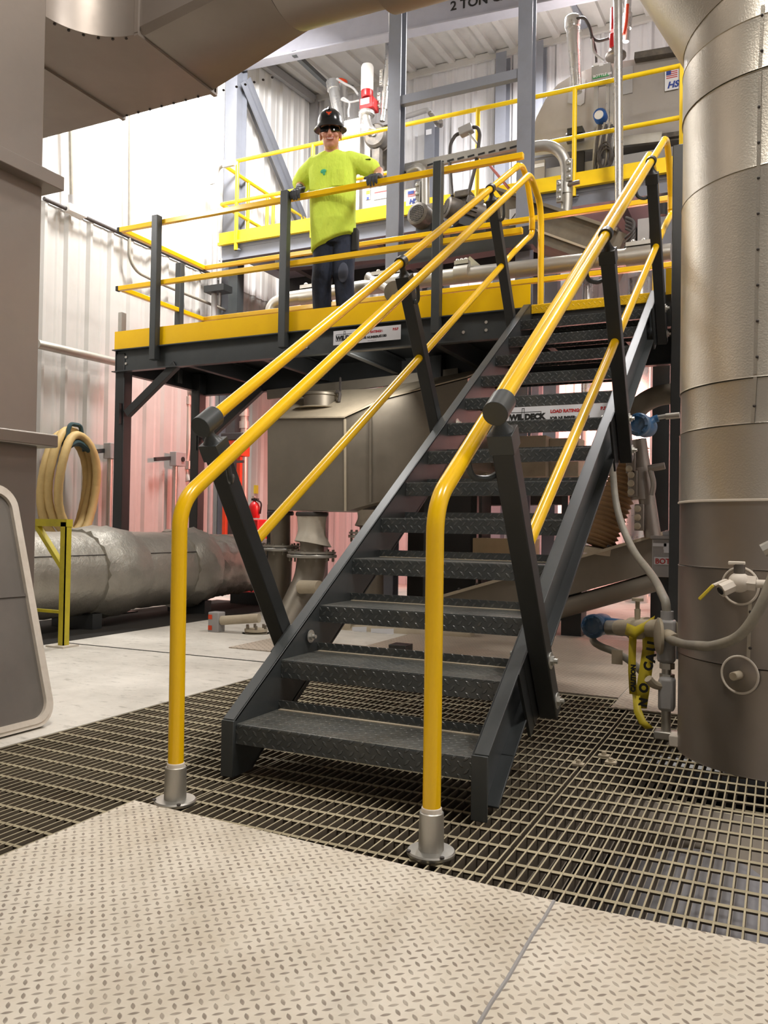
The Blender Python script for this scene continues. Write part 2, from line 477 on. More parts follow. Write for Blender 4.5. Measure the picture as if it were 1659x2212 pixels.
# floor: concrete slab left, beige plate floor behind the stairs, pit under the grating
GX0, GX1, GY0, GY1 = -.98, 4.6, -2.6, 1.98
mb = MB()
mb.box((XW, YF, -.3), (GX0, YB, 0)); mb.box((GX0, YF, -.3), (XR, GY0, 0)); mb.box((GX1, GY0, -.3), (XR, GY1, 0)); mb.box((GX0, GY1, -.3), (XR, YB, 0))
struct(mb.build('floor', 'concrete', smooth=0))
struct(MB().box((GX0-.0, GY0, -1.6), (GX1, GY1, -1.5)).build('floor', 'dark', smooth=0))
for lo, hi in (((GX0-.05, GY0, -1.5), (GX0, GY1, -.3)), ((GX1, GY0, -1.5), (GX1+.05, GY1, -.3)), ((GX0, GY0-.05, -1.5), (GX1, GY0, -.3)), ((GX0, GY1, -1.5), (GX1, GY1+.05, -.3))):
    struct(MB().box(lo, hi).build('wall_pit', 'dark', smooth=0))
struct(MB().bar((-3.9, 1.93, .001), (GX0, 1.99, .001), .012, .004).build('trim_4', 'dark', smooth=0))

# checker plates lying flush behind the grating
mb = MB().box((GX0, GY1, 0), (.92, 4.2, .006)); tag(mb.build('floor_plate', 'floorplate', bevel=.002), 'beige checker plate floor sheet behind the grating, under the stairs', 'floor plate', 'checker plates behind the grating')
mb = MB().box((.93, 1.72, 0.001), (1.36, 4.2, .010)); tag(mb.build('floor_plate', 'floorplate', bevel=.002), 'beige checker plate right of the stairs, behind the caution tape', 'floor plate', 'checker plates behind the grating')
mb = MB().box((1.37, 1.99, 0), (4.5, 4.2, .006)); tag(mb.build('floor_plate', 'floorplate', bevel=.002), 'checker plate behind the round column', 'floor plate', 'checker plates behind the grating')

# grating panels
def grating(x0, x1, y0, y1, label, zt=0.):
    mb = MB(); n = round((x1-x0)/.030)
    for i in range(n+1):
        x = x0+.003+(x1-x0-.006)*i/n
        mb.box((x-.0022, y0, zt-.038), (x+.0022, y1, zt))
    y = y0+.048
    while y < y1:
        mb.bar((x0, y, zt-.004), (x1, y, zt-.004), .0075, .0075, (0, -.6, 1)); y += .1
    mb.box((x0, y0-.005, zt-.038), (x1, y0, zt)); mb.box((x0, y1, zt-.038), (x1, y1+.005, zt))
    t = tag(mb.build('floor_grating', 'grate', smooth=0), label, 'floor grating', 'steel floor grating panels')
    return t
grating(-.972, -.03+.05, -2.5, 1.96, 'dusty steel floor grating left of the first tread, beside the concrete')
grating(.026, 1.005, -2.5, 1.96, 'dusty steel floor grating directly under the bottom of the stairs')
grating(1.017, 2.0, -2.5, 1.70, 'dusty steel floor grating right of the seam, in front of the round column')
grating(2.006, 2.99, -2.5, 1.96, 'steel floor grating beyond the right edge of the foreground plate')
# support beams and ducts in the pit
for y in (-.9, .55, 1.9):
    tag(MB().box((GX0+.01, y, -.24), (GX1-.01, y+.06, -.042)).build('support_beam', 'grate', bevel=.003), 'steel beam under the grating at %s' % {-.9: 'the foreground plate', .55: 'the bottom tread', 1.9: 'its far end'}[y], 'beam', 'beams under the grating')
tag(MB().lathe([(.30, 0), (.30, 2.35)], (1.75, -1.4, -.47), (-.10, .62, 0), 40).build('buried_duct', 'pitgrey'), 'grey round duct lying in the pit under the right grating', 'duct')
tag(MB().bar((1.15, -.30, -.90), (2.9, -.22, -.90), .10, .16).build('wooden_beam', 'wood', bevel=.004), 'cream beam under the grating nearest the foreground plate', 'beam')
tag(MB().bar((1.1, 1.20, -.42), (2.9, 1.06, -.42), .10, .12).build('wooden_beam', 'wood', bevel=.004), 'cream beam under the grating near the foot of the round column', 'beam')

# worn cream checker plates in the foreground
PX = .028
def fplate(poly, label):
    mb = MB().prism([(x, y) for x, y in poly], (0, 0, .002), (1, 0, 0), (0, 1, 0), (0, 0, .007))
    return tag(mb.build('checker_plate', 'plate', bevel=.0015, smooth=0), label, 'floor plate', 'cream checker plates in the foreground')
fplate([(-.112, -.356), (-.112, -2.6), (1.187, -2.6), (1.191, -.43)], 'worn cream checker plate filling the lower left foreground')
fp = fplate([(1.1925, -.433), (1.1885, -2.6), (2.6, -2.6), (2.6, -.405)], 'worn cream checker plate in the lower right corner, right of the seam')
mb = MB(); mb.tube([(1.1918+.0015*math.sin(i*2.1), -.436-.09*i, .0085) for i in range(20)], .0045, 6); mb.build('weld_bead', 'lgrey', fp)

# steel column of the building frame and bracing on the left wall
cx0 = V((XW+.06, 6.62, 0))
t = thing('building_column', cx0+V((.12, 0, 0)), 'grey wide-flange building column on the left wall behind the platform', 'column')
mb = MB(); mb.box((XW+.05, 6.5, 0), (XW+.235, 6.512, roofz(6.5))); mb.box((XW+.05, 6.72, 0), (XW+.235, 6.732, roofz(6.6))); mb.box((XW+.16, 6.512, 0), (XW+.172, 6.72, roofz(6.6)))
mb.build('flanges', 'grey', t, smooth=0)
for (x, yy, lab) in ((P(1082, 150, Y=8.55).x, 8.55, 'grey wide-flange wall column left of the right-hand frame post'), (P(1161, 150, Y=8.5).x, 8.5, 'grey wide-flange wall column behind the right-hand frame post'), (P(927, 310, Y=8.5).x, 8.5, 'grey wall column behind the bent pipe arm')):
    zt = {0: 7.45}.get(0) if 'behind the bent' not in lab else P(927, 262, Y=8.5).z
    mb = MB(); mb.box((x-.075, yy, 0), (x+.075, yy+.012, zt)); mb.box((x-.075, yy+.188, 0), (x+.075, yy+.2, zt)); mb.box((x-.006, yy+.012, 0), (x+.006, yy+.188, zt))
    tag(mb.build('wall_column', 'grey', smooth=0), lab, 'column')
a = P(524, 175, X=XW+.22); b = P(648, 478, X=XW+.22)
mb = MB(); mb.bar(a, b, .02, .16, (1, 0, 0)); mb.bar(a+V((.05, .06, .05)), b+V((.05, .06, .05)), .10, .02, (1, 0, 0)); mb.bar(a-V((-.05, .06, .05)), b-V((-.05, .06, .05)), .10, .02, (1, 0, 0))
tag(mb.build('brace', 'grey', smooth=0), 'grey diagonal channel brace across the left wall behind the worker', 'brace')
# crane beam
a = V((-5.0, 6.55, 0)); d = V((1, .096, 0)).normalized()
zb = P(875, 74, Y=a.y+.096*(P(875, 74, Y=6.95).x+5)).z
t = thing('crane_beam', a+V((0, 0, zb)), 'grey overhead crane I-beam lettered 2 TON CAPACITY under the roof', 'beam')
mb = MB(); e = a+d*11
def ibeam(mb, a, e, z, h, bw, tf):
    a = V((a.x, a.y, 0)); e = V((e.x, e.y, 0))
    mb.bar(a+V((0, 0, z+tf/2)), e+V((0, 0, z+tf/2)), bw, tf); mb.bar(a+V((0, 0, z+h-tf/2)), e+V((0, 0, z+h-tf/2)), bw, tf); mb.bar(a+V((0, 0, z+h/2)), e+V((0, 0, z+h/2)), .014, h-2*tf)
ibeam(mb, a, e, zb, .42, .17, .02); mb.build('beam', 'beam', t, smooth=0)
fr = V((d.y, -d.x, 0))
tp = P(981, 23, Y=7.0); tp = a+d*((tp-a).dot(d)); tp.z = P(981, 22, Y=tp.y).z
MB().text('2 TON CAPACITY', .155, tp+fr*.009, d, (0, 0, 1), bold=.004).build('lettering', 'ink', t, smooth=0)
# roof braces
tag(MB().bar(P(635, 115, Y=6.6), P(715, 190, Y=7.8), .06, .06).build('roof_brace', 'char', smooth=0), 'dark angle brace under the roof left of the crane beam', 'brace')
tag(MB().bar(P(1218, -30, Y=7.7), P(1262, 55, Y=8.6), .09, .09).build('roof_brace', 'grey', smooth=0), 'grey flange brace under the roof above the right end of the back wall', 'brace')
# ------------------------------------------------------------------ staircase
RISE, RUN, W = .178, .27494, .842
SL = RISE/RUN
ndir = V((0, -SL, 1)).normalized()      # square to the flight
sdir = V((0, 1, SL)).normalized()
st = thing('staircase', (W/2, 1.7, 0), 'charcoal steel staircase with diamond-plate treads climbing to the platform', 'stairs')
ztop = lambda y: .196+SL*(y+.0)
def stringer(side):
    mb = MB(); s = -1 if side < 0 else 1
    xi = 0 if s < 0 else W
    xo = xi+s*.05
    y1 = 3.56
    # web (inner), then the flanges turned outward
    dep = .272
    poly = [(-.006, 0), (-.006, ztop(-.006)), (y1, ztop(y1)), (y1, ztop(y1)-dep), (.26, .26*SL+.196-dep+.02), (.10, 0)]
    mb.prism(poly, (xi, 0, 0), (0, 1, 0), (0, 0, 1), (s*.008, 0, 0))
    def flange(a, b, th=.009):
        a = V((0, *a)); b = V((0, *b)); d = (b-a).normalized(); n = V((0, -d.z, d.y))*th
        q = [a, b, b-n, a-n]
        mb.hexa([(xi, *q[0][1:]), (xo, *q[0][1:]), (xo, *q[3][1:]), (xi, *q[3][1:]), (xi, *q[1][1:]), (xo, *q[1][1:]), (xo, *q[2][1:]), (xi, *q[2][1:])])
    flange((-.006, ztop(-.006)), (y1, ztop(y1)))
    flange((y1, ztop(y1)-dep+.008), (.26, .26*SL+.196-dep+.028))
    flange((.26, .26*SL+.216-dep+.008), (.10, .006))
    mb.box((min(xi, xo), -.014, 0), (max(xi, xo), -.004, ztop(-.01)))
    return mb.build('stringer', 'char', st, bevel=.002)
stringer(-1); stringer(1)
for k in range(1, 14):
    y = (k-1)*RUN; z = k*RISE; th = .005
    mb = MB()
    prof = [(0, z-.066), (0, z-.006), (.002, z-.001), (.008, z), (.262, z), (.262, z+.032), (.267, z+.032), (.267, z-.038), (.262, z-.038), (.262, z-th), (.010, z-th), (.006, z-.008), (.006, z-.060), (.030, z-.060), (.030, z-.066)]
    mb.prism([(y+a, b) for a, b in prof], (.001, 0, 0), (0, 1, 0), (0, 0, 1), (W-.002, 0, 0))
    tr = mb.build('tread', 'tread', st, smooth=0)
    if k < 7: MB().box((.01, y+.246, z-.0005), (W-.01, y+.2618, z+.0025)).build('dust_line', 'dust', tr, smooth=0)
# yellow nosing of the platform
mb = MB(); y = 13*RUN; z = 14*RISE
prof = [(0, z-.066), (0, z-.004), (.004, z), (.10, z), (.10, z-.006), (.006, z-.008), (.006, z-.060), (.030, z-.060), (.030, z-.066)]
mb.prism([(y+a, b) for a, b in prof], (.001, 0, 0), (0, 1, 0), (0, 0, 1), (W-.002, 0, 0)); mb.build('nosing', 'nosing', st, smooth=0, label='yellow diamond-plate nosing at the head of the stairs')
for s, x in ((1, .008), (-1, W-.008)):
    for q in ((.52, .42), (2.1, 1.44)): bolt(MB(), (x, q[0]-.05, q[1]), (s, 0, 0), .015).build('bolt', 'zinc', st)
# name plate on the stairs
def nameplate(par, o, ux, uy, wd, ht, full=True):
    ux = V(ux).normalized(); uy = V(uy).normalized(); n = ux.cross(uy)
    o = V(o)
    mb = MB(); mb.prism([(0, 0), (wd, 0), (wd, ht), (0, ht)], o, ux, uy, n*.002); pl = mb.build('name_plate', 'sign', par, smooth=0, label='white maker plate with load rating')
    q = lambda a, b: o+ux*(a*wd)+uy*(b*ht)+n*.002
    mb = MB()
    mb.text('WIL', ht*.40, q(.045, .33), ux, uy, bold=.0035); mb.text('DECK', ht*.40, q(.19, .33), ux, uy, bold=.0035)
    for a, b, c, e in ((.04, .70, .345, .73), (.04, .255, .345, .285), (.04, .255, .045, .73), (.34, .255, .345, .73), (.158, .12, .163, .92), (.18, .12, .185, .92), (.13, .10, .20, .13), (.158, .90, .185, .93)):
        mb.prism([(a*wd, b*ht), (c*wd, b*ht), (c*wd, e*ht), (a*wd, e*ht)], o+n*.0025, ux, uy, n*.0006)
    mb.build('lettering', 'ink', pl, smooth=0); mb = MB()
    mb.text('JOB NUMBER:', ht*.22, q(.43, .26), ux, uy, bold=.0015)
    mb.text('45180', ht*.24, q(.68, .27), ux, uy, bold=.0015)
    mb.text('www.wildeck.com', ht*.09, q(.52, .08), ux, uy)
    mb.build('lettering', 'ink', pl, smooth=0)
    mb = MB(); mb.text('LOAD RATING:', ht*.22, q(.43, .62), ux, uy, bold=.0015); mb.text('75', ht*.22, q(.70, .62), ux, uy)
    mb.build('lettering', 'redink', pl, smooth=0)
    MB().text('P.S.F', ht*.22, q(.885, .66), ux, uy, bold=.0015).build('lettering', 'redink', pl, smooth=0)
    return pl
yk = 7*RUN+.262
nameplate(st, (.245, yk-.004, 8*RISE+.002), (1, 0, 0), (0, .1, 1), .60, .108)

# ------------------------------------------------------------------ stair handrails
HX = .048/2+.004
def handrail(xp, xh, s, label):
    """xp: plane of the posts and guard rail, xh: plane of the inner grab rail, s: outward sign"""
    t = thing('stair_handrail', (xp, 0, 0), label, 'handrail', 'handrails of the stairs')
    tops = []
    for k, yb in enumerate((.47, 2.02, 3.42)):
        zb = .345+SL*(yb-.47)
        a = V((xp, yb, zb)); L = .93
        a2 = a-ndir*.16
        b = a+ndir*L
        mb = MB(); mb.bar(a2, b-ndir*.0, .064, .064, (0, 1, 0)); mb.build('post', 'black', t, bevel=.004)
        # cap with its swan neck and collar
        mb = MB(); mb.bar(b-ndir*.055, b+ndir*.006, .074, .074, (0, 1, 0))
        pc = b+ndir*.075
        mb.loft([[b+ndir*h+V((1, 0, 0))*(w*math.cos(q))+sdir*(w2*math.sin(q)) for q in [2*PI*i/16 for i in range(16)]] for h, w, w2 in ((.004, .036, .036), (.014, .028, .026), (.028, .018, .016), (.045, .014, .016), (.062, .018, .022))])
        if k == 0: mb.cyl(pc-sdir*.035, pc+sdir*.055, .037, n=28)
        else: mb.cyl(pc-sdir*.024, pc+sdir*.024, .031, n=28)
        mb.build('post_cap', 'black' if k else 'char', t, bevel=.0015)
        tops.append(pc)
        # bolts through the stringer bracket
        xw = xp+s*.034
        for h in (-.10, .08): bolt(MB(), a+ndir*h+V((.032, 0, 0)), (1, 0, 0), .017).build('bolt', 'zinc', t)
        mb = MB(); c = a+V((-s*.040, 0, 0)); mb.bar(c-ndir*.15-sdir*.07, c+ndir*.13-sdir*.07, .010, .13, (0, 1, 0)); mb.bar(c-ndir*.15-sdir*.03, c+ndir*.13-sdir*.03, .012, .10, (0, 1, 0)); mb.build('bracket', 'black', t, smooth=0)
        # bent bracket that carries the grab rail
        g = a+ndir*(L-.13); e = V((xh, g.y-.11, grabz(g.y-.11)-.022)); sx = 1 if xh > xp else -1
        mb = MB(); path = [V((xp+sx*.03, g.y, g.z)), V((xp+sx*.05, g.y-.035, g.z-.022)), V((xh-sx*.004, g.y-.085, g.z-.022)), e]
        mb.tube(path, .010, 8, .03); mb.build('grab_rail_bracket', 'char', t)
    # guard rail through the collars, looped back at the head into the middle rail
    dy = V((0, 0, 0)); a = tops[0]+sdir*.05
    pt = lambda y: V((xp, y, tops[0].z+SL*(y-tops[0].y)))
    top = pt(3.50)
    path = [a, top, V((xp, 3.62, top.z+.045)), V((xp, 3.75, 3.47)), V((xp, 3.885, 3.27)), V((xp, 3.90, 3.13)), V((xp, 3.72, 3.03)), V((xp, 3.42, 2.845))]
    mb = MB(); mb.tube(path, .0215, 18, .12, 8); mb.build('top_rail', 'yellow', t)
    c = pt(3.47); MB().cyl(c-sdir*.03, c+sdir*.03, .0235, n=24).build('coupling', 'yellow', t)
    c = V((xp, 3.885, 3.23)); MB().cyl(c-V((0, 0, .07)), c+V((0, 0, .03)), .0235, n=24).build('coupling', 'yellow', t)
    m0 = .797-SL*.236; mz = lambda y: m0+SL*y
    mb = MB(); mb.tube([(xp, .20, mz(.20)), (xp, 3.44, 2.858)], .0205, 18); mb.build('middle_rail', 'yellow', t)
    # grab rail standing on the grating
    mb = MB(); mb.tube([(xh, -.305, .07), (xh, -.31, .915), (xh, 3.49, grabz(3.49)), (xh, 3.77, grabz(3.49)-.10), (xh, 3.815, 3.18), (xh, 3.83, 2.5)], .0238, 20, .085, 8); mb.build('grab_rail', 'yellow', t)
    mb = MB(); mb.lathe([(.030, .010), (.0335, .012), (.0325, .085), (.0315, .108), (.029, .110)], (xh, -.305, .004), n=28); mb.lathe([(.062, 0), (.063, .002), (.063, .008), (.060, .012), (.034, .013)], (xh, -.305, .004), n=36)
    fb = mb.build('floor_socket', 'galv', t)
    for q in (-.6, .6): MB().cyl((xh+.048*math.sin(q*2.2), -.305-.048*math.cos(q), .015), (xh+.048*math.sin(q*2.2), -.305-.048*math.cos(q), .019), .006, n=10).build('screw', 'cable', fb)
    mb = MB(); mb.lathe([(.027, 0), (.0265, .012), (.0245, .014)], (xh, -.305, .112), n=24); mb.build('sealant', 'gasket', fb)
    return t
grabz = lambda y: .925+.6585*(y+.305)*(1.0)+.0
handrail(-.09, 0.0, -1, 'yellow tube handrail with charcoal posts on the left side of the stairs')
handrail(.93, W-.004, 1, 'yellow tube handrail with charcoal posts on the right side of the stairs')

# ------------------------------------------------------------------ platform
DZ = 2.492
pf = thing('platform', (-2, 4.1, 0), 'charcoal steel mezzanine walkway with yellow toe plate that the worker stands on', 'platform')
XL, XRP, YP0, YP1 = -3.99, 1.02, 3.55, 4.80
def cchan(mb, a, b, h, wf, side):
    """channel beam a->b (top line), web plus two flanges on the side given"""
    a = V(a); b = V(b); dn = V((0, 0, h)); s = V(side)*wf; t = .009
    mb.bar(a-dn/2, b-dn/2, .010, h); mb.bar(a+s/2-V((0, 0, t/2)), b+s/2-V((0, 0, t/2)), wf, t); mb.bar(a+s/2-dn+V((0, 0, t/2)), b+s/2-dn+V((0, 0, t/2)), wf, t)
mb = MB(); mb.box((XL+.01, YP0+.06, DZ-.045), (XRP, YP1, DZ)); mb.build('deck', 'black', pf, smooth=0)
mb = MB(); cchan(mb, (XL, YP0+.02, DZ-.03), (-.02, YP0+.02, DZ-.03), .21, .06, (0, -1, 0)); mb.build('front_beam', 'char', pf, smooth=0)
mb = MB(); cchan(mb, (-.02, YP0+.05, DZ-.03), (XRP, YP0+.05, DZ-.03), .21, .06, (0, 1, 0)); mb.build('front_beam', 'black', pf, smooth=0)
mb = MB(); cchan(mb, (XL, YP1, DZ-.03), (XRP, YP1, DZ-.03), .25, .07, (0, -1, 0)); mb.build('rear_beam', 'black', pf, smooth=0)
mb = MB(); cchan(mb, (XL+.01, YP0, DZ-.03), (XL+.01, YP1, DZ-.03), .21, .06, (1, 0, 0)); mb.build('end_beam', 'black', pf, smooth=0)
for x in (-3.2, -2.4, -1.6, -.8, .0, .6):
    mb = MB(); cchan(mb, (x, YP0+.03, DZ-.06), (x, YP1-.01, DZ-.06), .16, .05, (1, 0, 0)); mb.build('joist', 'black', pf, smooth=0)
for q in ((XL+.06, YP0+.06), (XL+.06, YP1-.08), (XRP-.06, YP1-.08), (XRP+.03, YP0+.10), (-1.2, YP1-.06)):
    mb = MB(); mb.box((q[0]-.055, q[1]-.055, .012), (q[0]+.055, q[1]+.055, DZ-.06)); mb.build('column', 'black', pf, bevel=.006)
    mb = MB(); mb.box((q[0]-.12, q[1]-.12, 0), (q[0]+.12, q[1]+.12, .014)); mb.build('base_plate', 'black', pf, smooth=0)
def knee(a, b):
    mb = MB(); mb.bar(a, b, .055, .075); mb.build('knee_brace', 'black', pf, bevel=.004)
    a = V(a); mb = MB(); mb.bar(a-V((.055, 0, -.10)), a-V((.055, 0, .10)), .012, .11, (0, 1, 0)); mb.build('gusset', 'black', pf, smooth=0)
knee((XL+.15, YP0+.02, 1.86), (XL+.72, YP0+.02, DZ-.21)); knee((XL+.15, YP1-.08, 1.72), (XL+.86, YP1-.08, DZ-.25))
# toe plates
mb = MB(); mb.box((XL, YP0-.008, DZ-.035), (-.0, YP0, DZ+.145)); mb.build('toe_plate', 'yellow', pf, smooth=0, label='yellow toe plate along the front edge')
mb = MB(); mb.box((XL-.006, YP0, DZ-.035), (XL, YP1, DZ+.145)); mb.build('toe_plate', 'yellow', pf, smooth=0)
mb = MB(); mb.box((XL, YP1, DZ-.035), (XRP, YP1+.008, DZ+.145)); mb.build('toe_plate', 'yellow', pf, smooth=0)
mb = MB(); mb.box((W+.10, YP0-.008, DZ-.035), (XRP+.1, YP0, DZ+.145)); mb.build('toe_plate', 'yellow', pf, smooth=0)
nameplate(pf, (-1.617, YP0-.046, DZ-.183), (1, 0, 0), (0, 0, 1), .60, .115)
for x in (-.52, -.34, XL+.13, -1.9):
    for z in (DZ-.10, DZ-.16):
        if x == -.52 and z > DZ-.12: continue
        MB().cyl((x, YP0+.018, z), (x, YP0+.005, z), .012, n=12).build('bolt', 'zinc', pf)
tag(MB().box((W+.15, 3.42, 0), (W+.22, 3.52, 3.42)).build('steel_post', 'black', bevel=.006), 'tall black steel post between the head of the stairs and the round column', 'post')

# guard rail of the platform
gr = thing('guard_rail', (-2, YP0, DZ), 'yellow square-tube guardrail with charcoal posts around the front platform', 'guardrail')
for x in (-3.478, -2.098, -.722):
    mb = MB(); mb.box((x-.034, YP0-.078, DZ-.165), (x+.034, YP0-.010, 3.645)); mb.build('post', 'char', gr, bevel=.005)
for x, y in ((XL+.035, YP0+.86), (-2.2, YP1+.05)):
    mb = MB(); mb.box((x-.034, y-.034, DZ-.2), (x+.034, y+.034, 3.535 if y < YP1+.02 else 3.52)); mb.build('post', 'char', gr, bevel=.005)
s = .021
for z in (3.600, 3.045):
    x1 = -.02 if z > 3.3 else -.02
    mb = MB(); mb.box((XL+.03, YP0-.012, z-.022), (x1-.05, YP0+.030, z+.022)); mb.build('rail', 'yellow', gr, bevel=.004)
    mb = MB(); mb.box((XL, YP0-.013, z-.023), (XL+.032, YP0+.031, z+.023)); mb.build('end_cap', 'rubber', gr, bevel=.003)
    mb = MB(); mb.box((XL+.02, YP0+.04, z-.022), (XL+.062, YP1+.02, z+.022)); mb.build('rail', 'yellow', gr, bevel=.004)
    mb = MB(); mb.box((XL+.02, YP1-.02, z-.022), (1.0, YP1+.022, z+.022)); mb.build('rail', 'yellow', gr, bevel=.004)
# ------------------------------------------------------------------ big ducts and pipes
# round insulated column on the right with its elbow and the duct overhead
PC = V((1.677, 1.20, 0)); PR = .39
rc = thing('round_duct', PC, 'pebbled aluminium-clad round duct column rising through the grating on the right', 'duct')
zs = [0, .38, .72, .963, 1.23, 1.39, 2.13, 2.47, 2.66, 2.84]
for i in range(len(zs)-1):
    r0 = PR+(.003 if i % 2 else 0); mb = MB()
    mb.lathe([(r0-.01, zs[i]), (r0+.002, zs[i]+.001), (r0, zs[i]+.006), (r0, zs[i+1]-.004), (r0+.002, zs[i+1]-.002), (r0-.01, zs[i+1])], PC, n=72)
    mb.build('jacket_section', 'pebble' if zs[i] > .9 else 'steel', rc)
MB().lathe([(PR+.001, 0), (PR+.007, .002), (PR+.007, .008), (PR+.001, .011)], PC+V((0, 0, .958)), n=72, caps=False).build('bead', 'gasket', rc)
B = PC+V((0, 0, 2.84)); C = B+V((-.30, 0, .56)); D = C+V((-.52, 0, .345)); XT = -.62
E_ = V((XT, PC.y-.01, D.z))
def mitre(path, r, i0, i1, n=64):
    """one gore between two mitre planes of the path"""
    out = []
    for k in (i0, i1):
        p = path[k]
        d0 = (path[k]-path[k-1]).normalized() if k > 0 else (path[1]-path[0]).normalized()
        d1 = (path[k+1]-path[k]).normalized() if k < len(path)-1 else d0
        nrm = (d0+d1).normalized(); ax = (path[i1]-path[i0]).normalized()
        s = V((0, 1, 0)); u = s.cross(ax).normalized(); ring = []
        for j in range(n):
            q = p+s*(r*math.cos(2*PI*j/n))+u*(r*math.sin(2*PI*j/n))
            q = q-ax*((q-p).dot(nrm)/ax.dot(nrm)); ring.append(q)
        out.append(ring)
    return out
path = [PC+V((0, 0, 2.2)), B, C, D, V((-.1, PC.y, D.z)), E_]
rr = [0, PR+.003, PR, PR-.01, .345, .345]
for k in range(1, 5):
    mb = MB(); g = mitre(path, rr[k], k, k+1); mb.loft(g, caps=True); mb.build('elbow_gore' if k < 4 else 'duct_section', 'pebble' if k < 3 else 'duct', rc, smooth=30)
# standing seams with their screws
def ang(a, z, r=PR+.004): return PC+V((r*math.sin(a), -r*math.cos(a), z))
for a, z0, z1 in ((-.30, 1.23, 1.39), (-.28, 1.40, 2.46), (-.32, .39, .72), (-.26, 2.47, 2.69)):
    mb = MB(); mb.bar(ang(a, z0, PR+.003), ang(a+.02, z1, PR+.003), .012, .003, (math.sin(a), -math.cos(a), 0)); mb.build('seam', 'pebble', rc, smooth=0)
    z = z0+.06
    while z < z1: p = ang(a+.015, z, PR+.004); MB().ell(p, .0055, .0055, .0055, 8, 6).build('rivet', 'cable', rc); z += .125
# instrument collars on the column
for px, py in ((1601, 1266), (1600, 1458)):
    z = P(px, py, Y=.83).z; a = math.asin((P(px, py, Y=.83).x-PC.x)/PR); n = V((math.sin(a), -math.cos(a), 0)); p = ang(a, z, PR-.006)
    MB().lathe([(.062, 0), (.064, .012), (.058, .016), (.012, .017)], p, n, 36).build('port_cover', 'steel', rc)
    MB().tube([p+n*.014+V((math.cos(a), math.sin(a), 0))*(.064*math.cos(q))+V((0, 0, .064*math.sin(q))) for q in [2*PI*k/40 for k in range(41)]], .0045, 8, caps=False).build('sealant_ring', 'gasket', rc)
    if py > 1300: MB().lathe([(.015, 0), (.015, .05), (.013, .052)], p+n*.014, n, 18).build('plug', 'dust', rc)

# rectangular duct overhead: elbow from the riser, change to round
ZB, ZTOP = 3.33, 4.02
YN, YFR = .87, 1.50
rd = thing('rectangular_duct', (-1.5, 1.2, ZB), 'brown stainless rectangular duct overhead, bending out of the square riser', 'duct')
def plan(x0, poly): pass
arcp = [(-1.30-.32+.32*math.sin(a), .55+.32*math.cos(a)) for a in [PI/2*i/14-PI/2 for i in range(15)]]
arcp = [(-1.30+.0-.32*math.sin(PI/2*i/14), .55+.32*math.cos(PI/2*i/14)) for i in range(15)]
poly = arcp+[(-1.62, .40), (-3.1, .40), (-3.1, YFR), (-1.30, YFR)]
MB().prism(poly, (0, 0, ZB), (1, 0, 0), (0, 1, 0), (0, 0, ZTOP-ZB)).build('elbow', 'duct', rd, smooth=30)
# change piece, square to round
n = 64; x0, x1 = -1.30, XT; cy = (YN+YFR)/2; cz = (ZB+ZTOP)/2; hy = (YFR-YN)/2; hz = (ZTOP-ZB)/2
ra = []; rb = []
for j in range(n):
    a = 2*PI*(j+.5)/n; c, s = math.cos(a), math.sin(a); k = 1/max(abs(c)/1, abs(s)/1)
    ra.append((x0, cy+hy*c*k, cz+hz*s*k)); rb.append((x1, E_.y+.345*c, E_.z+.345*s))
mid = [tuple(p*.45+q*.55 for p, q in zip(u, v)) for u, v in zip(ra, rb)]
MB().loft([ra, rb]).build('change_piece', 'duct', rd, smooth=20)
for x in (-1.303, P(260, 250, Z=ZB).x):
    mb = MB(); y0 = YN-.012 if x > -1.5 else .50
    for lo, hi in (((x-.012, y0, ZB-.014), (x+.012, YFR+.012, ZB)), ((x-.012, YFR, ZB), (x+.012, YFR+.014, ZTOP))): mb.box(lo, hi)
    if x > -1.5: mb.box((x-.012, YN-.014, ZB), (x+.012, YN, ZTOP))
    mb.build('seam', 'duct', rd, smooth=0)
for i in range(14):
    MB().ell((-1.95+.09*i if -1.95+.09*i < -1.2 else -1.2+.06*(i-8), YFR-.012, ZB-.003), .008, .008, .006, 8, 6).build('rivet', 'cable', rd)
for i in range(0, 15, 2): MB().ell((arcp[i][0]-.012, arcp[i][1]+.012, ZB-.003), .008, .008, .006, 8, 6).build('rivet', 'cable', rd)

# square riser on the left with flanges
rs = thing('square_riser', (-1.9, -.2, 0), 'brown painted square duct riser with flanges at the left edge', 'duct')
XF, YK = -1.385, .375
MB().box((-2.35, -1.4, 0), (XF, YK, 1.20)).build('duct_section', 'steel', rs, bevel=.004)
MB().box((-2.34, -1.39, 1.20), (XF-.004, YK-.003, 2.40)).build('duct_section', 'duct', rs, bevel=.004)
MB().box((-2.34, -1.39, 2.40), (XF-.004, YK-.003, 6.2)).build('duct_section', 'duct', rs, bevel=.004)
MB().box((-2.43, -1.48, 1.185), (XF+.065, YK+.062, 1.245)).build('flange', 'steel', rs, bevel=.008)
MB().box((-2.43, -1.48, 2.365), (XF+.065, YK+.062, 2.43)).build('flange', 'duct', rs, bevel=.003)

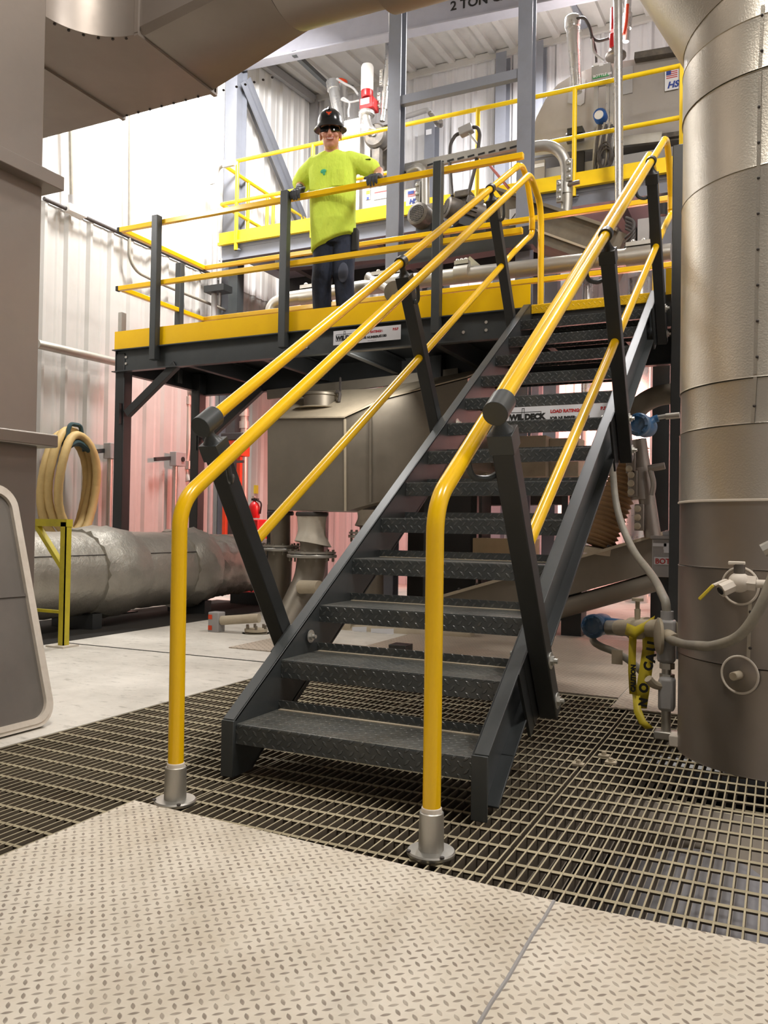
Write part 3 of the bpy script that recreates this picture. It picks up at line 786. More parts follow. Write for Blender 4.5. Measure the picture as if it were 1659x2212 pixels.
# access cover leaning on the riser
t = thing('access_cover', (-1.15, -.1, 0), 'grey access cover with rounded corners and a cream gasket leaning on the square riser', 'cover')
a = V((-1.085, .225, .012)); lean = V((-.285, 0, 1.0)).normalized(); ux = V((0, 1, 0)); nn = ux.cross(lean)
def rrect(w0, w1, h0, h1, r, n=8):
    out = []
    for cx, cy, a0 in ((w1-r, h1-r, 0), (w0+r, h1-r, 90), (w0+r, h0+r, 180), (w1-r, h0+r, 270)):
        for i in range(n+1):
            q = R(a0+90*i/n); out.append((cx+r*math.cos(q), cy+r*math.sin(q)))
    return out
o = V((-1.085, 0, .006))
outer = rrect(-.75, .235, 0, 1.035, .10); inner = rrect(-.735, .220, .015, 1.02, .088); inn2 = rrect(-.712, .197, .038, .997, .07)
MB().prism(outer, o-nn*-.0, ux, lean, -nn*.022).build('sheet', 'panel', t, smooth=0)
def ringmesh(p, q, o, ux, uy, h):
    mb = MB(); n = len(p); o = V(o)
    A = [mb.bm.verts.new(o+ux*a+uy*b) for a, b in p]; B2 = [mb.bm.verts.new(o+ux*a+uy*b+h) for a, b in p]
    C2 = [mb.bm.verts.new(o+ux*a+uy*b+h) for a, b in q]; D2 = [mb.bm.verts.new(o+ux*a+uy*b) for a, b in q]
    for u, v in ((A, B2), (B2, C2), (C2, D2), (D2, A)): mb.skin(u, v)
    return mb
ringmesh(outer, inner, o, ux, lean, nn*.012).build('gasket', 'gasket', t, smooth=0)
ringmesh(inner, inn2, o, ux, lean, nn*.017).build('gasket', 'gasket', t, smooth=40)
mb = MB(); mb.prism([(-.71, .555), (.196, .545), (.196, .557), (-.71, .567)], o, ux, lean, nn*.006); mb.build('crease', 'panel', t, smooth=0)
MB().cyl(o+ux*.225+lean*.15-nn*.02, o+ux*.225+lean*.15-nn*.06, .012, n=10).build('stud', 'steel', t)

# insulated pipe lying along the left wall
AX, AZ, AR = -3.42, .435, .335
ip = thing('insulated_pipe', (AX, 3, 0), 'large silver jacketed insulated pipe lying along the floor behind the left handrail', 'pipe')
Yp = lambda px: P(px, 1252, X=AX+.18).y
def jacket(y0, y1, r0, r1, name, crinkle=0., gather=False, mat='foil', bulge=0.):
    rnd = random.Random(int(y0*100)); rings = []; n = 48; m = max(6, int((y1-y0)/.05))
    for i in range(m+1):
        u = i/m; y = y0+(y1-y0)*u; r = r0+(r1-r0)*u+bulge*math.sin(PI*u); ring = []
        for j in range(n):
            a = 2*PI*j/n
            q = r+crinkle*(rnd.random()-.5)
            if gather: q += .012*math.sin(j*PI*7/8+i)*(1-u*.6)
            # settle on the floor
            x = AX+q*math.sin(a); z = AZ+q*math.cos(a)
            ring.append((x, y, max(z, .012)))
        rings.append(ring)
    return MB().loft(rings).build(name, mat, ip, smooth=60)
y1, y2, y3, y4, y5 = Yp(222), Yp(300), Yp(408), Yp(455), Yp(585)
jacket(-.6, y1, AR, AR, 'jacket_section', .006)
jacket(y1-.10, y2, AR+.02, AR+.005, 'gathered_collar', .014, True, bulge=.03)
jacket(y2-.03, y3, AR, AR-.005, 'jacket_section', .008)
jacket(y3-.05, y4, AR+.015, AR+.01, 'gathered_collar', .022, True, bulge=.03)
jacket(y4-.03, y5, AR-.02, AR-.05, 'foil_section', .035)
for ya, yb in ((-.6, y1-.05), (y2-.02, y3-.04)):
    a = R(62); q = AR+.003
    MB().tube([(AX+q*math.sin(a), ya, AZ+q*math.cos(a)), (AX+q*math.sin(a), yb, AZ+q*math.cos(a))], .004, 6).build('seam', 'cable', ip)
for yy in (.5, 1.6, 2.6, 4.0, 5.0): MB().box((AX-.22, yy-.05, 0), (AX+.22, yy+.05, .125)).build('saddle', 'black', ip, smooth=0)
# grating strip under the pipe
tag(MB().box((-4.0, .8, .0005), (-2.9, 5.2, .004)).build('drain_cover', 'dark', smooth=0), 'dark drain strip in the concrete under the silver insulated pipe', 'drain')
# ------------------------------------------------------------------ upper platform with its rail
YU = 6.2; UZ = 4.40
ux0, ux1 = -4.80, 1.25
up_ = thing('upper_platform', (-1.8, YU, UZ), 'grey steel upper platform with bright yellow toe plate in front of the back wall', 'platform')
MB().box((ux0, YU+.02, UZ-.05), (ux1, 8.47, UZ)).build('deck', 'grey', up_, smooth=0)
mb = MB(); cchan(mb, (ux0, YU+.03, UZ-.0), (ux1, YU+.03, UZ-.0), .21, .07, (0, -1, 0)); mb.build('front_beam', 'grey', up_, smooth=0)
MB().box((ux0-.02, YU-.012, UZ+.015), (ux1, YU, UZ+.155)).build('toe_plate', 'yellow2', up_, smooth=0)
MB().box((ux0-.02, YU-.052, UZ-.012), (ux1, YU-.002, UZ+.020)).build('edge_strip', 'yellow2', up_, smooth=0)
for x in (-4.66, -3.35, -1.9, -.55, .62):
    MB().box((x-.07, YU+.08, 0), (x+.07, YU+.22, UZ-.05)).build('column', 'char' if x < -1 else 'grey', up_, smooth=0)
for x in (-4.0, -2.6, -1.2, .1): MB().box((x-.04, YU+.1, UZ-.25), (x+.04, 8.5, UZ-.05)).build('joist', 'black', up_, smooth=0)
MB().box((ux0, 7.6, UZ-.25), (ux1, 7.68, UZ-.05)).build('joist', 'black', up_, smooth=0)
ug = thing('upper_guard_rail', (-1.8, YU, UZ), 'bright yellow round-tube guardrail on the upper platform by the back wall', 'guardrail')
zr, zm = 5.43, 4.915
for z in (zr, zm):
    MB().tube([(ux0+.02, YU-.03, z), (.78, YU-.03, z)], .0235, 14).build('rail', 'yellow2', ug)
    MB().tube([(ux0+.02, YU-.03, z), (ux0+.02, 8.5, z)], .0235, 14).build('rail', 'yellow2', ug)
for px in (513, 676, 856, 1031, 1240):
    q = P(px, 350, Y=YU-.03)
    MB().cyl((q.x, YU-.03, UZ-.10), (q.x, YU-.03, zr), .0245, n=14).build('post', 'yellow2', ug)
    MB().box((q.x-.03, YU-.03, UZ-.10), (q.x+.05, YU+.002, UZ-.085)).build('foot', 'grey', ug, smooth=0)
for y in (6.75, 7.2, 7.35, 8.1): MB().cyl((ux0+.02, y, UZ), (ux0+.02, y, zr), .022, n=12).build('post', 'yellow2', ug)
# corner post of the rail by the round column
tag(MB().box((.74, YU-.06, 3.6), (.80, YU, 5.46)).build('rail_post', 'yellow2', smooth=0), 'yellow square rail post just left of the round column top', 'post')
tag(MB().tube([(.82, YU-.25, 3.65), (.82, YU-.25, 5.1), (.82, YU+.1, 5.3)], .02, 10, .1).build('rail_loop', 'yellow2'), 'yellow tube loop behind the rail post next to the round column', 'rail')

# steel frame of two posts and a rung
fr_ = thing('gantry', (-1.2, 5.4, 0), 'tall blue-grey steel frame of two posts joined by a rung', 'frame')
fx0, fx1 = P(856, 300, Y=5.4).x, P(1136, 300, Y=5.4).x
for x in (fx0, fx1):
    mb = MB(); mb.box((x-.07, 5.33, 0), (x+.07, 5.345, 6.6)); mb.box((x-.07, 5.455, 0), (x+.07, 5.47, 6.6)); mb.box((x-.008, 5.345, 0), (x+.008, 5.455, 6.6)); mb.build('post', 'grey', fr_, smooth=0)
z = P(998, 188, Y=5.36).z
MB().box((fx0+.06, 5.34, z-.045), (fx1-.06, 5.41, z+.045)).build('rung', 'grey', fr_, smooth=0)
# perforated angle and wire tray between the frame posts
a = P(872, 365, Y=5.5); b = P(1124, 312, Y=5.5)
t = tag(MB().bar(a, b, .05, .085).build('strut_channel', 'galv', smooth=0), 'dusty galvanised channel spanning between the two frame posts', 'channel')
for i in range(9):
    q = lerp(a, b, .25+.7*i/8); MB().bar(q+V((-.035, -.027, -.028)), q+V((.035, -.027, -.020)), .004, .018).build('slot', 'ink', t, smooth=0)
# tall polished pipe and white pipe
tag(MB().cyl(P(1338, 460, Y=5.9), P(1333, -190, Y=5.9), .042, n=20).build('vertical_pipe', 'polish'), 'bright polished vertical pipe in front of the grey drum', 'pipe')
t = thing('vertical_pipe', P(843, 480, Y=5.9), 'white vertical pipe beside the left frame post', 'pipe')
MB().cyl(P(848, 480, Y=5.9), P(843, -230, Y=5.9), .026, n=16).build('tube', 'offwhite', t)
for py in (40, 190): q = P(846, py, Y=5.9); MB().cyl(q, q+V((0, 0, .12)), .032, n=16).build('coupling', 'offwhite', t)
t = thing('clamped_pipe', P(828, 260, Y=7.0), 'polished pipe with two bolted couplings left of the white vertical pipe', 'pipe')
MB().tube([P(826, 262, Y=7), P(833, 190, Y=7), P(838, 120, Y=7), P(838, 90, Y=7)], .035, 14, .1).build('tube', 'polish', t)
for px, py in ((829, 218), (834, 168)):
    q = P(px, py, Y=7)
    mb = MB(); mb.cyl(q-V((0, 0, .11)), q+V((.02, 0, .11)), .046, n=16); mb.box((q.x-.075, q.y-.04, q.z-.10), (q.x-.03, q.y-.01, q.z+.10)); c = mb.build('coupling', 'polish', t)
    for k in (-.07, 0, .07): MB().ell((q.x-.055, q.y-.045, q.z+k), .018, .018, .018, 10, 6).build('bolt', 'zinc', c)

# things on the upper platform behind the worker
def flat_box(name, px0, py0, px1, py1, Y, depth, mat, label, cat, bev=.006, base=None):
    a = P(px0, py1, Y=Y); b = P(px1, py0, Y=Y)
    if base is not None: a.z = base
    return tag(MB().box((min(a.x, b.x), Y, min(a.z, b.z)), (max(a.x, b.x), Y+depth, max(a.z, b.z))).build(name, mat, bevel=bev), label, cat)
flat_box('white_cabinet', 742, 253, 778, 331, 7.0, .35, 'offwhite', 'white enclosure on the upper platform just right of the hard hat', 'cabinet', base=UZ)
t = thing('vent_pipe', P(735, 335, Y=7.3), 'dull steel vent pipe with a capped top behind the hard hat', 'pipe')
q = P(743, 335, Y=7.3); MB().tube([V((q.x, 7.3, UZ)), q, P(735, 270, Y=7.3), P(720, 187, Y=7.3)], .075, 20).build('tube', 'polish', t)
q = P(720, 190, Y=7.3); d = (P(718, 178, Y=7.3)-P(721, 196, Y=7.3)).normalized()
MB().cyl(q-d*.03, q+d*.09, .088, n=24).build('collar', 'polish', t)
t = thing('vent_pipe', P(738, 335, Y=7.6), 'second steel vent pipe with a rusty cap, right of the capped one', 'pipe')
q = P(743, 335, Y=7.6); q.z = UZ; MB().cyl(q, P(737, 185, Y=7.6), .08, .09, n=22).build('tube', 'polish', t)
MB().lathe([(.095, 0), (.095, .06), (.05, .09)], P(736, 186, Y=7.6), n=22).build('cap', 'orange', t)
MB().tube([P(728, 170, Y=7.2), P(745, 181, Y=7.2), P(764, 190, Y=7.2), P(774, 205, Y=7.2)], .016, 10, .1).build('signal_cable', 'lgrey'); tag(bpy.data.objects['signal_cable'], 'pale grey cable from the vent pipe cap to the red gauge box', 'cable')
tag(MB().tube([P(776, 217, Y=7.1), P(755, 222, Y=7.1), P(737, 215, Y=7.1), P(742, 211, Y=7.1), P(757, 222, Y=7.1), P(752, 240, Y=7.1), P(754, 254, Y=7.1)], .014, 10, .06).build('signal_cable', 'lgrey'), 'looped pale cable beside the red gauge box', 'cable')
# detector: white and red bottle on a red box over a flanged elbow
t = thing('pressure_detector', P(793, 345, Y=6.9), 'red and white cylindrical detector on a flanged elbow right of the worker', 'detector')
MB().lathe([(.065, 0), (.075, .02), (.075, .11)], P(793, 212, Y=6.9), n=24).build('neck', 'red', t)
za, zb2 = P(793, 192, Y=6.9).z, P(793, 141, Y=6.9).z
x = P(793, 192, Y=6.9).x
MB().lathe([(.078, za-.03), (.08, za), (.08, zb2-.03), (.07, zb2-.005), (.03, zb2)], (x, 6.9, 0), n=24).build('bottle', 'offwhite', t)
a = P(776, 237, Y=6.82); b = P(806, 206, Y=6.82)
MB().box((a.x, 6.82, a.z), (b.x, 7.0, b.z)).build('housing', 'red', t, bevel=.012)
MB().box((a.x+.02, 6.812, a.z+.05), (b.x-.05, 6.82, b.z-.015)).build('face_plate', 'sign', t, smooth=0)
q = P(792, 250, Y=6.9)
MB().lathe([(.10, 0), (.105, .01), (.105, .04), (.10, .05), (.07, .052), (.07, .09)], q, n=28).build('flange', 'polish', t)
MB().tube([q, P(793, 262, Y=6.9), P(799, 280, Y=6.9), P(815, 288, Y=7.0)], .055, 16, .1).build('elbow', 'polish', t)
MB().tube([P(783, 270, Y=6.9), P(797, 284, Y=6.9)], .035, 12).build('branch', 'polish', t)
t = thing('blower', P(815, 345, Y=7.1), 'dark round blower casing behind the upper rail right of the worker', 'blower')
q = P(815, 297, Y=7.05)
MB().lathe([(.02, 0), (.09, .01), (.14, .02), (.155, .05), (.155, .16), (.13, .19)], q+V((0, .1, 0)), (0, -1, 0), 32).build('casing', 'motor', t)
MB().lathe([(.165, 0), (.165, .02)], q+V((0, .08, 0)), (0, -1, 0), 32).build('flange', 'steel', t)
MB().cyl(q+V((0, -.09, 0)), q+V((0, -.12, 0)), .03, n=6).build('nut', 'zinc', t); MB().box((q.x-.05, q.y-.04, UZ), (q.x+.05, q.y+.06, q.z-.12)).build('pedestal', 'motor', t, smooth=0)
a = P(795, 268, Y=7.2); b = P(840, 330, Y=7.2)
tag(MB().box((a.x, 7.3, UZ), (b.x, 7.55, a.z)).build('machine_guard', 'motor', bevel=.01), 'dark square machine guard behind the round blower', 'guard')
flat_box('white_cabinet', 783, 300, 846, 405, 7.75, .4, 'offwhite', 'white cabinet below the blower on the upper platform', 'cabinet', base=UZ)
flat_box('control_cabinet', 786, 398, 846, 458, 6.7, .3, 'lgrey', 'steel control panel with warning stickers right of the worker', 'panel', base=UZ)
for px, w, lab, mt in ((790, 10, 'yellow and blue warning sticker nearest the worker', 'sign'), (808, 28, 'white instruction sticker with a red header', 'sign')):
    a = P(px, 432, Y=6.695); b = P(px+w, 412 if w > 20 else 408, Y=6.695)
    s_ = tag(MB().box((a.x, 6.692, a.z), (b.x, 6.6985, b.z)).build('warning_sticker', mt, smooth=0), lab, 'sticker')
    a2 = P(px+1, 416 if w > 20 else 420, Y=6.69); b2 = P(px+w-1, 413 if w > 20 else 411, Y=6.69)
    MB().box((a2.x, 6.689, a2.z), (b2.x, 6.692, b2.z)).build('symbol', 'redink' if w > 20 else 'tape', s_, smooth=0)
    if w < 20: a2 = P(px+2, 431, Y=6.69); MB().box((a2.x, 6.689, a2.z), (a2.x+.03, 6.692, a2.z+.03)).build('symbol', 'blueink', s_, smooth=0)
# bent arm on the wall column
t = thing('bent_arm', P(930, 270, Y=7.9), 'grey bent pipe arm with a hooked end above the upper rail', 'pipe')
MB().tube([P(868, 255, Y=7.9), P(925, 237, Y=7.9), P(933, 248, Y=7.8)], .035, 12, .05).build('tube', 'lgrey', t)
MB().tube([P(928, 243, Y=7.8), P(945, 268, Y=7.8), P(953, 272, Y=7.7), P(952, 262, Y=7.6)], .030, 12, .04).build('hook', 'motor', t)
flat_box('tag_sticker', 920, 278, 932, 292, 8.49, .006, 'sign', 'small white tag on the short wall column', 'sticker', 0)

# grey drum hopper on the upper platform at right
dr = thing('drum_hopper', P(1300, 330, Y=7.0), 'large grey sheet-metal hopper with a curved left side on the upper platform', 'hopper')
yd = 6.9
pts = [(1147, 300), (1158, 255), (1178, 215), (1205, 182), (1240, 160), (1300, 140), (1372, 128), (1480, 118), (1480, 300), (1430, 305), (1147, 345)]
f = [P(x, y, Y=yd) for x, y in pts]
MB().prism([(q.x, q.z) for q in f], (0, yd, 0), (1, 0, 0), (0, 0, 1), (0, 1.2, 0)).build('body', 'machine', dr, smooth=30)
a = P(1372, 126, Y=yd-.04); b = P(1480, 108, Y=yd-.04)
MB().bar(a, b, .12, .07).build('rim', 'motor', dr, smooth=0)
MB().bar(P(1346, 309, Y=yd-.03), P(1470, 290, Y=yd-.03), .06, .05).build('rim', 'motor', dr, smooth=0)
for poly in ([(1226, 222), (1232, 160), (1265, 172), (1262, 222), (1254, 228)], [(1342, 205), (1366, 200), (1367, 142), (1345, 146)]):
    g = [P(x, y, Y=yd-.012) for x, y in poly]
    MB().prism([(q.x, q.z) for q in g], (0, yd-.012, 0), (1, 0, 0), (0, 0, 1), (0, .014, 0)).build('patch_plate', 'lgrey', dr, smooth=0)
t = thing('exhaust_stack', P(1246, 200, Y=6.75), 'tapering steel exhaust stack with a collar rising from the grey hopper', 'pipe')
MB().cyl(P(1247, 200, Y=6.75), P(1237, 62, Y=6.75), .052, .075, n=24).build('tube', 'polish', t)
MB().lathe([(.08, 0), (.085, .02), (.085, .12), (.075, .13)], P(1237, 62, Y=6.75), n=24).build('collar', 'polish', t)
tag(MB().tube([P(1241, 42, Y=6.7), P(1262, 36, Y=6.7), P(1275, 60, Y=6.7), P(1279, 82, Y=6.7), P(1292, 90, Y=6.7), P(1316, 83, Y=6.7)], .016, 10, .12).build('signal_cable', 'cable'), 'dark cable from the exhaust stack to the red actuator', 'cable')
tag(MB().tube([P(1277, 80, Y=6.68), P(1287, 105, Y=6.68), P(1288, 136, Y=6.68)], .014, 8, .08).build('signal_cable', 'cable'), 'dark cable dropping to the grey box with the green label', 'cable')
tag(MB().tube([P(1279, 84, Y=6.66), P(1282, 115, Y=6.66), P(1306, 132, Y=6.66)], .014, 8, .12).build('signal_cable', 'lgrey'), 'grey cable curving down to the red actuator flange', 'cable')
t = thing('actuator', P(1330, 130, Y=6.7), 'red valve actuator on a round flange beside the polished pipe', 'actuator')
a = P(1316, 102, Y=6.65); b = P(1336, 66, Y=6.65); MB().box((a.x, 6.65, a.z), (b.x, 6.82, b.z)).build('housing', 'red', t, bevel=.012)
MB().cyl(P(1325, 66, Y=6.73), P(1326, 18, Y=6.73), .035, n=14).build('stem', 'red', t)
MB().lathe([(.10, 0), (.11, .01), (.11, .04), (.08, .06), (.07, .10)], P(1330, 126, Y=6.73), n=26).build('flange', 'steel', t)
tag(MB().tube([P(1355, 10, Y=6.9), P(1352, 50, Y=6.9), P(1347, 75, Y=6.9)], .02, 10, .1).build('orange_hose', 'orange'), 'orange hose beside the polished pipe under the roof', 'hose')
t = thing('clamped_pipe', P(1355, 75, Y=7), 'polished pipe with bolted coupling right of the tall polished pipe', 'pipe')
MB().cyl(P(1352, 90, Y=7), P(1358, -10, Y=7), .035, n=14).build('tube', 'polish', t)
MB().cyl(P(1354, 62, Y=7), P(1356, 30, Y=7), .05, n=14).build('coupling', 'polish', t)
t = thing('bottle_box', P(1298, 178, Y=6.6), 'grey junction box with a green BOTTLE #4 label on the upper platform', 'box')
a = P(1277, 177, Y=6.6); b = P(1319, 134, Y=6.6); MB().box((a.x, 6.6, a.z), (b.x, 6.75, b.z)).build('case', 'lgrey', t, bevel=.006)
a = P(1280, 171, Y=6.595); b = P(1316, 158, Y=6.595); q = b-a
lb = MB().box((a.x, 6.594, a.z), (b.x, 6.5995, b.z)).build('label_strip', 'green', t, smooth=0)
MB().text('BOTTLE #4', .040, (a.x+.006, 6.5935, a.z+.010), (1, 0, 0), (0, 0, 1), bold=.001).build('lettering', 'sign', lb, smooth=0)
for px in (1282, 1294): a = P(px, 143, Y=6.595); MB().box((a.x, 6.594, a.z), (a.x+.045, 6.5995, a.z+.03)).build('sticker', 'sign', t, smooth=0)
t = thing('transmitter', P(1297, 260, Y=6.5), 'deep blue round transmitter head on the cable rack of the upper platform', 'transmitter')
q = P(1297, 251, Y=6.5); MB().lathe([(.055, 0), (.07, .012), (.07, .10), (.06, .12)], q+V((0, .06, 0)), (0, -1, 0), 28).build('head', 'dblue', t)
MB().lathe([(.048, 0), (.046, .004)], q+V((-.005, -.06, -.012)), (0, -1, 0), 24).build('window_disc', 'sign', t)
t = thing('cable_rack', P(1295, 372, Y=6.7), 'pair of grey strut channels carrying dark cables below the green-labelled box', 'rack')
for px in (1287, 1313, 1320): MB().bar(P(px, 373, Y=6.72), P(px+1, 180, Y=6.72), .045, .03, (0, 1, 0)).build('channel', 'lgrey' if px < 1300 else 'polish', t, smooth=0)
rnd = random.Random(3)
for i in range(9):
    x0 = 1288+i*4; pts = [P(x0+6, 265+4*(i % 3), Y=6.55-.01*i), P(x0-3, 300, Y=6.55-.01*i), P(x0-8+rnd.random()*10, 340, Y=6.55-.01*i), P(x0-12+rnd.random()*8, 375, Y=6.55-.01*i)]
    MB().tube(pts, .012, 8, .12).build('cable', 'cable' if i % 3 else 'flex', t)
for i in range(3):
    q = P(1306+2*i, 325+3*i, Y=6.45); MB().tube([q+V((.07*math.cos(a), 0, (.14-.02*i)*math.sin(a)-.05)) for a in [2*PI*k/20 for k in range(21)]], .011, 8).build('cable', 'cable', t)
# machine wall under the hopper
mw = thing('machine_housing', P(1300, 420, Y=6.85), 'grey machine housing behind the upper toe plate below the hopper', 'machine')
a = P(1150, 420, Y=6.85); b = P(1475, 312, Y=6.85); MB().box((a.x, 6.85, UZ+.01), (b.x, 7.6, b.z)).build('panel', 'lgrey', mw, bevel=.006)
MB().bar(P(1150, 330, Y=6.83), P(1430, 297, Y=6.83), .06, .10).build('rim', 'galv', mw, smooth=0)
a = P(1150, 400, Y=6.82); b = P(1178, 345, Y=6.82); MB().box((a.x, 6.80, a.z), (b.x, 6.86, b.z)).build('box', 'machine', mw, bevel=.006)
a = P(1247, 400, Y=6.82); b = P(1262, 325, Y=6.82); MB().box((a.x-.03, 6.82, a.z), (b.x, 6.86, b.z)).build('opening', 'dark', mw, smooth=0)
a = P(1153, 363, Y=6.795); MB().box((a.x, 6.793, a.z), (a.x+.12, 6.7995, a.z+.04)).build('sticker', 'sign', mw, smooth=0)
t = thing('small_motor', P(1242, 290, Y=6.7), 'small dark motor on the hopper side left of the cables', 'motor')
MB().cyl(P(1225, 300, Y=6.7), P(1260, 292, Y=6.7), .06, n=18).build('body', 'motor', t); MB().box(P(1225, 285, Y=6.6)-V((0, 0, .03)), P(1262, 280, Y=6.7)+V((0, .05, 0))).build('cover', 'black', t, smooth=0)
# stickers by the round column and on the drive
def brand_sticker(px0, py0, px1, py1, Y, label):
    a = P(px0, py1, Y=Y); b = P(px1, py0, Y=Y); w_ = b.x-a.x; h_ = b.z-a.z
    t = tag(MB().box((a.x, Y, a.z), (b.x, Y+.004, b.z)).build('maker_sticker', 'sign', smooth=0), label, 'sticker')
    fl = MB()
    for i in range(4): fl.box((a.x+w_*.1, Y-.0025, a.z+h_*(.56+.09*i)), (b.x-w_*.08, Y-.001, a.z+h_*(.60+.09*i)))
    fl.build('flag_stripe', 'redink', t, smooth=0)
    MB().box((a.x+w_*.1, Y-.004, a.z+h_*.72), (a.x+w_*.45, Y-.0026, a.z+h_*.92)).build('flag_canton', 'blueink', t, smooth=0)
    mb = MB(); mb.text('HS', h_*.42, (a.x+w_*.18, Y-.003, a.z+h_*.10), (1, 0, 0), (.25, 0, 1), bold=.004); mb.build('lettering', 'blueink', t, smooth=0)
brand_sticker(1436, 145, 1466, 197, 6.88, 'white sticker with a flag and HS lettering on the grey hopper')
brand_sticker(877, 405, 915, 445, 6.14, 'white sticker with a flag and HS lettering above the left motor')
flat_box('white_cabinet', 872, 404, 905, 452, 6.3, .3, 'offwhite', 'white cabinet behind the left fan motor', 'cabinet', base=UZ)

# galvanised pipes on the upper platform
t = thing('vertical_conduit', P(466, 660, Y=6.0), 'galvanised conduit rising on the left and turning under the upper rail', 'pipe')
q = P(462, 700, Y=6.0); MB().tube([V((q.x, 6.0, 0)), q, P(466, 358, Y=6.0), P(508, 350, Y=6.0)], .036, 16, .14).build('tube', 'lgrey', t)
q = P(466, 385, Y=5.98); MB().box((q.x-.08, 5.96, q.z-.07), (q.x+.0, 5.99, q.z+.09)).build('clamp', 'galv', t, smooth=0)
q = P(498, 353, Y=5.96); MB().box((q.x-.1, 5.93, q.z-.04), (q.x+.06, 5.97, q.z+.04)).build('clamp', 'galv', t, smooth=0)
q = P(460, 620, Y=5.9); MB().box((q.x-.14, 5.9, q.z-.05), (q.x+.16, 6.08, q.z+.03)).build('bracket', 'black', t, smooth=0)
tag(MB().cyl(P(474, 660, Y=6.0), P(478, 558, Y=6.0), .014, n=10).build('thin_conduit', 'lgrey'), 'thin pale conduit just right of the galvanised riser', 'conduit')
t = thing('pipe_bend', P(1215, 440, Y=5.75), 'galvanised pipe bending down in front of the upper toe plate, right of the frame', 'pipe')
MB().tube([P(1040, 345, Y=5.75), P(1085, 328, Y=5.75), P(1190, 312, Y=5.75), P(1222, 340, Y=5.75), P(1225, 430, Y=5.75), P(1222, 475, Y=5.75)], .055, 18, .22).build('tube', 'galv', t)
q = P(1223, 405, Y=5.75); MB().cyl(q-V((0, 0, .07)), q+V((0, 0, .04)), .066, n=20).build('coupling', 'galv', t)
for px, py in ((1231, 370), (1210, 415)):
    q = P(px, py, Y=5.72); c = MB().box((q.x-.03, 5.68, q.z-.11), (q.x+.03, 5.72, q.z+.11)).build('coupling_ear', 'galv', t, bevel=.004)
    for k in (-.07, 0, .07): MB().ell((q.x, 5.675, q.z+k), .022, .014, .022, 10, 6).build('bolt', 'zinc', c)
MB().cyl(P(1228, 399, Y=5.7), P(1252, 393, Y=5.7), .022, n=12).build('valve_stub', 'steel', t)
# long galvanised header pipe behind the worker
t = thing('header_pipe', P(900, 620, Y=5.0), 'long dusty galvanised pipe running behind the front platform at knee height', 'pipe')
L0, L1, L2 = P(595, 654, Y=5.02), P(850, 612, Y=5.02), P(1450, 545, Y=5.02)
MB().tube([P(585, 690, Y=5.0), L0-V((.03, 0, .02)), L0+V((.12, 0, .02)), L1, L2], .075, 20, .12).build('tube', 'galv', t)
for px, py, wd in ((680, 640, .30), (840, 612, .34), (1000, 592, .14), (1392, 552, .30)):
    q = P(px, py, Y=5.02); d = (L2-L0).normalized(); c = MB().cyl(q-d*wd/2, q+d*wd/2, .088, n=22).build('coupling', 'galv', t)
    MB().bar(q-d*wd/2+V((0, -.02, .10)), q+d*wd/2+V((0, -.02, .10)), .07, .035).build('coupling_ear', 'galv', c, smooth=0)
    for k in (-.3, 0, .3): MB().ell(q+d*wd*k+V((0, -.03, .125)), .022, .022, .018, 10, 6).build('bolt', 'zinc', c)
q = P(858, 632, Y=4.9)
MB().tube([P(795, 598, Y=5.02), P(845, 628, Y=4.95), P(862, 650, Y=4.9)], .05, 16, .08).build('branch', 'galv', t)
MB().cyl(q+V((-.02, .10, .02)), q+V((.03, -.12, -.03)), .10, .105, n=28).build('end_flange', 'olive', t)
# ------------------------------------------------------------------ fan motors and conveyors at platform height
def fan_motor(px, py, r, Y, ax, label, body_len=.42):
    q = P(px, py, Y=Y); ax = V(ax).normalized()
    t = thing('fan_motor', q, label, 'motor', 'dusty fan motors behind the platform rail')
    d, x, y = frame(ax)
    MB().lathe([(r*.80, -.012), (r*.97, 0), (r, .02), (r, .12), (r*.94, .13), (r*.90, .13)], q, ax, 32).build('fan_cowl', 'motor', t)
    mb = MB()
    for i in range(-4, 5):
        h = math.sqrt(max(.0, (r*.70)**2-(i*r*.155)**2))
        mb.bar(q+x*(i*r*.155)-y*h-d*.016, q+x*(i*r*.155)+y*h-d*.016, .004, .004, d); mb.bar(q+y*(i*r*.155)-x*h-d*.016, q+y*(i*r*.155)+x*h-d*.016, .004, .004, d)
    mb.box((-.001,)*3, (.001,)*3) if False else None
    g = mb.build('fan_grille', 'motor', t, smooth=0)
    MB().lathe([(r*.72, 0), (r*.72, .002)], q-d*.0135, ax, 28).build('fan_opening', 'rubber', t)
    mb = MB(); mb.lathe([(r*.82, .13), (r*.84, .16), (r*.84, body_len-.04), (r*.7, body_len)], q, ax, 28); mb.build('body', 'motor', t)
    mb = MB()
    for i in range(14):
        a = 2*PI*i/14; o = x*math.cos(a)+y*math.sin(a)
        mb.bar(q+o*r*.88+d*.16, q+o*r*.88+d*(body_len-.06), .008, .03, o)
    mb.build('cooling_rib', 'motor', t, smooth=0)
    c = q+y*r*.95+d*.26
    MB().hexa([c+x*a*.075+d*b*.09+y*h for h in (-.04, .06) for a, b in ((-1, -1), (1, -1), (1, 1), (-1, 1))]).build('terminal_box', 'motor', t, bevel=.01)
    MB().hexa([q-y*r*1.0+x*a*r*.7+d*(.22+b*.1)+y*h for h in (-.05, .06) for a, b in ((-1, -1), (1, -1), (1, 1), (-1, 1))]).build('foot', 'black', t, smooth=0)
    return t
fan_motor(901, 461, .118, 5.15, (.15, 1, -.08), 'dusty motor with round fan grille, under the flag sticker')
fan_motor(966, 447, .105, 5.2, (.75, .75, -.18), 'dusty motor with round fan grille, under the two looped cables', .34)
t = thing('gearbox', P(1010, 480, Y=5.5), 'dust-covered gearbox block between the right fan motor and the stairs', 'gearbox')
q = P(1012, 462, Y=5.45)
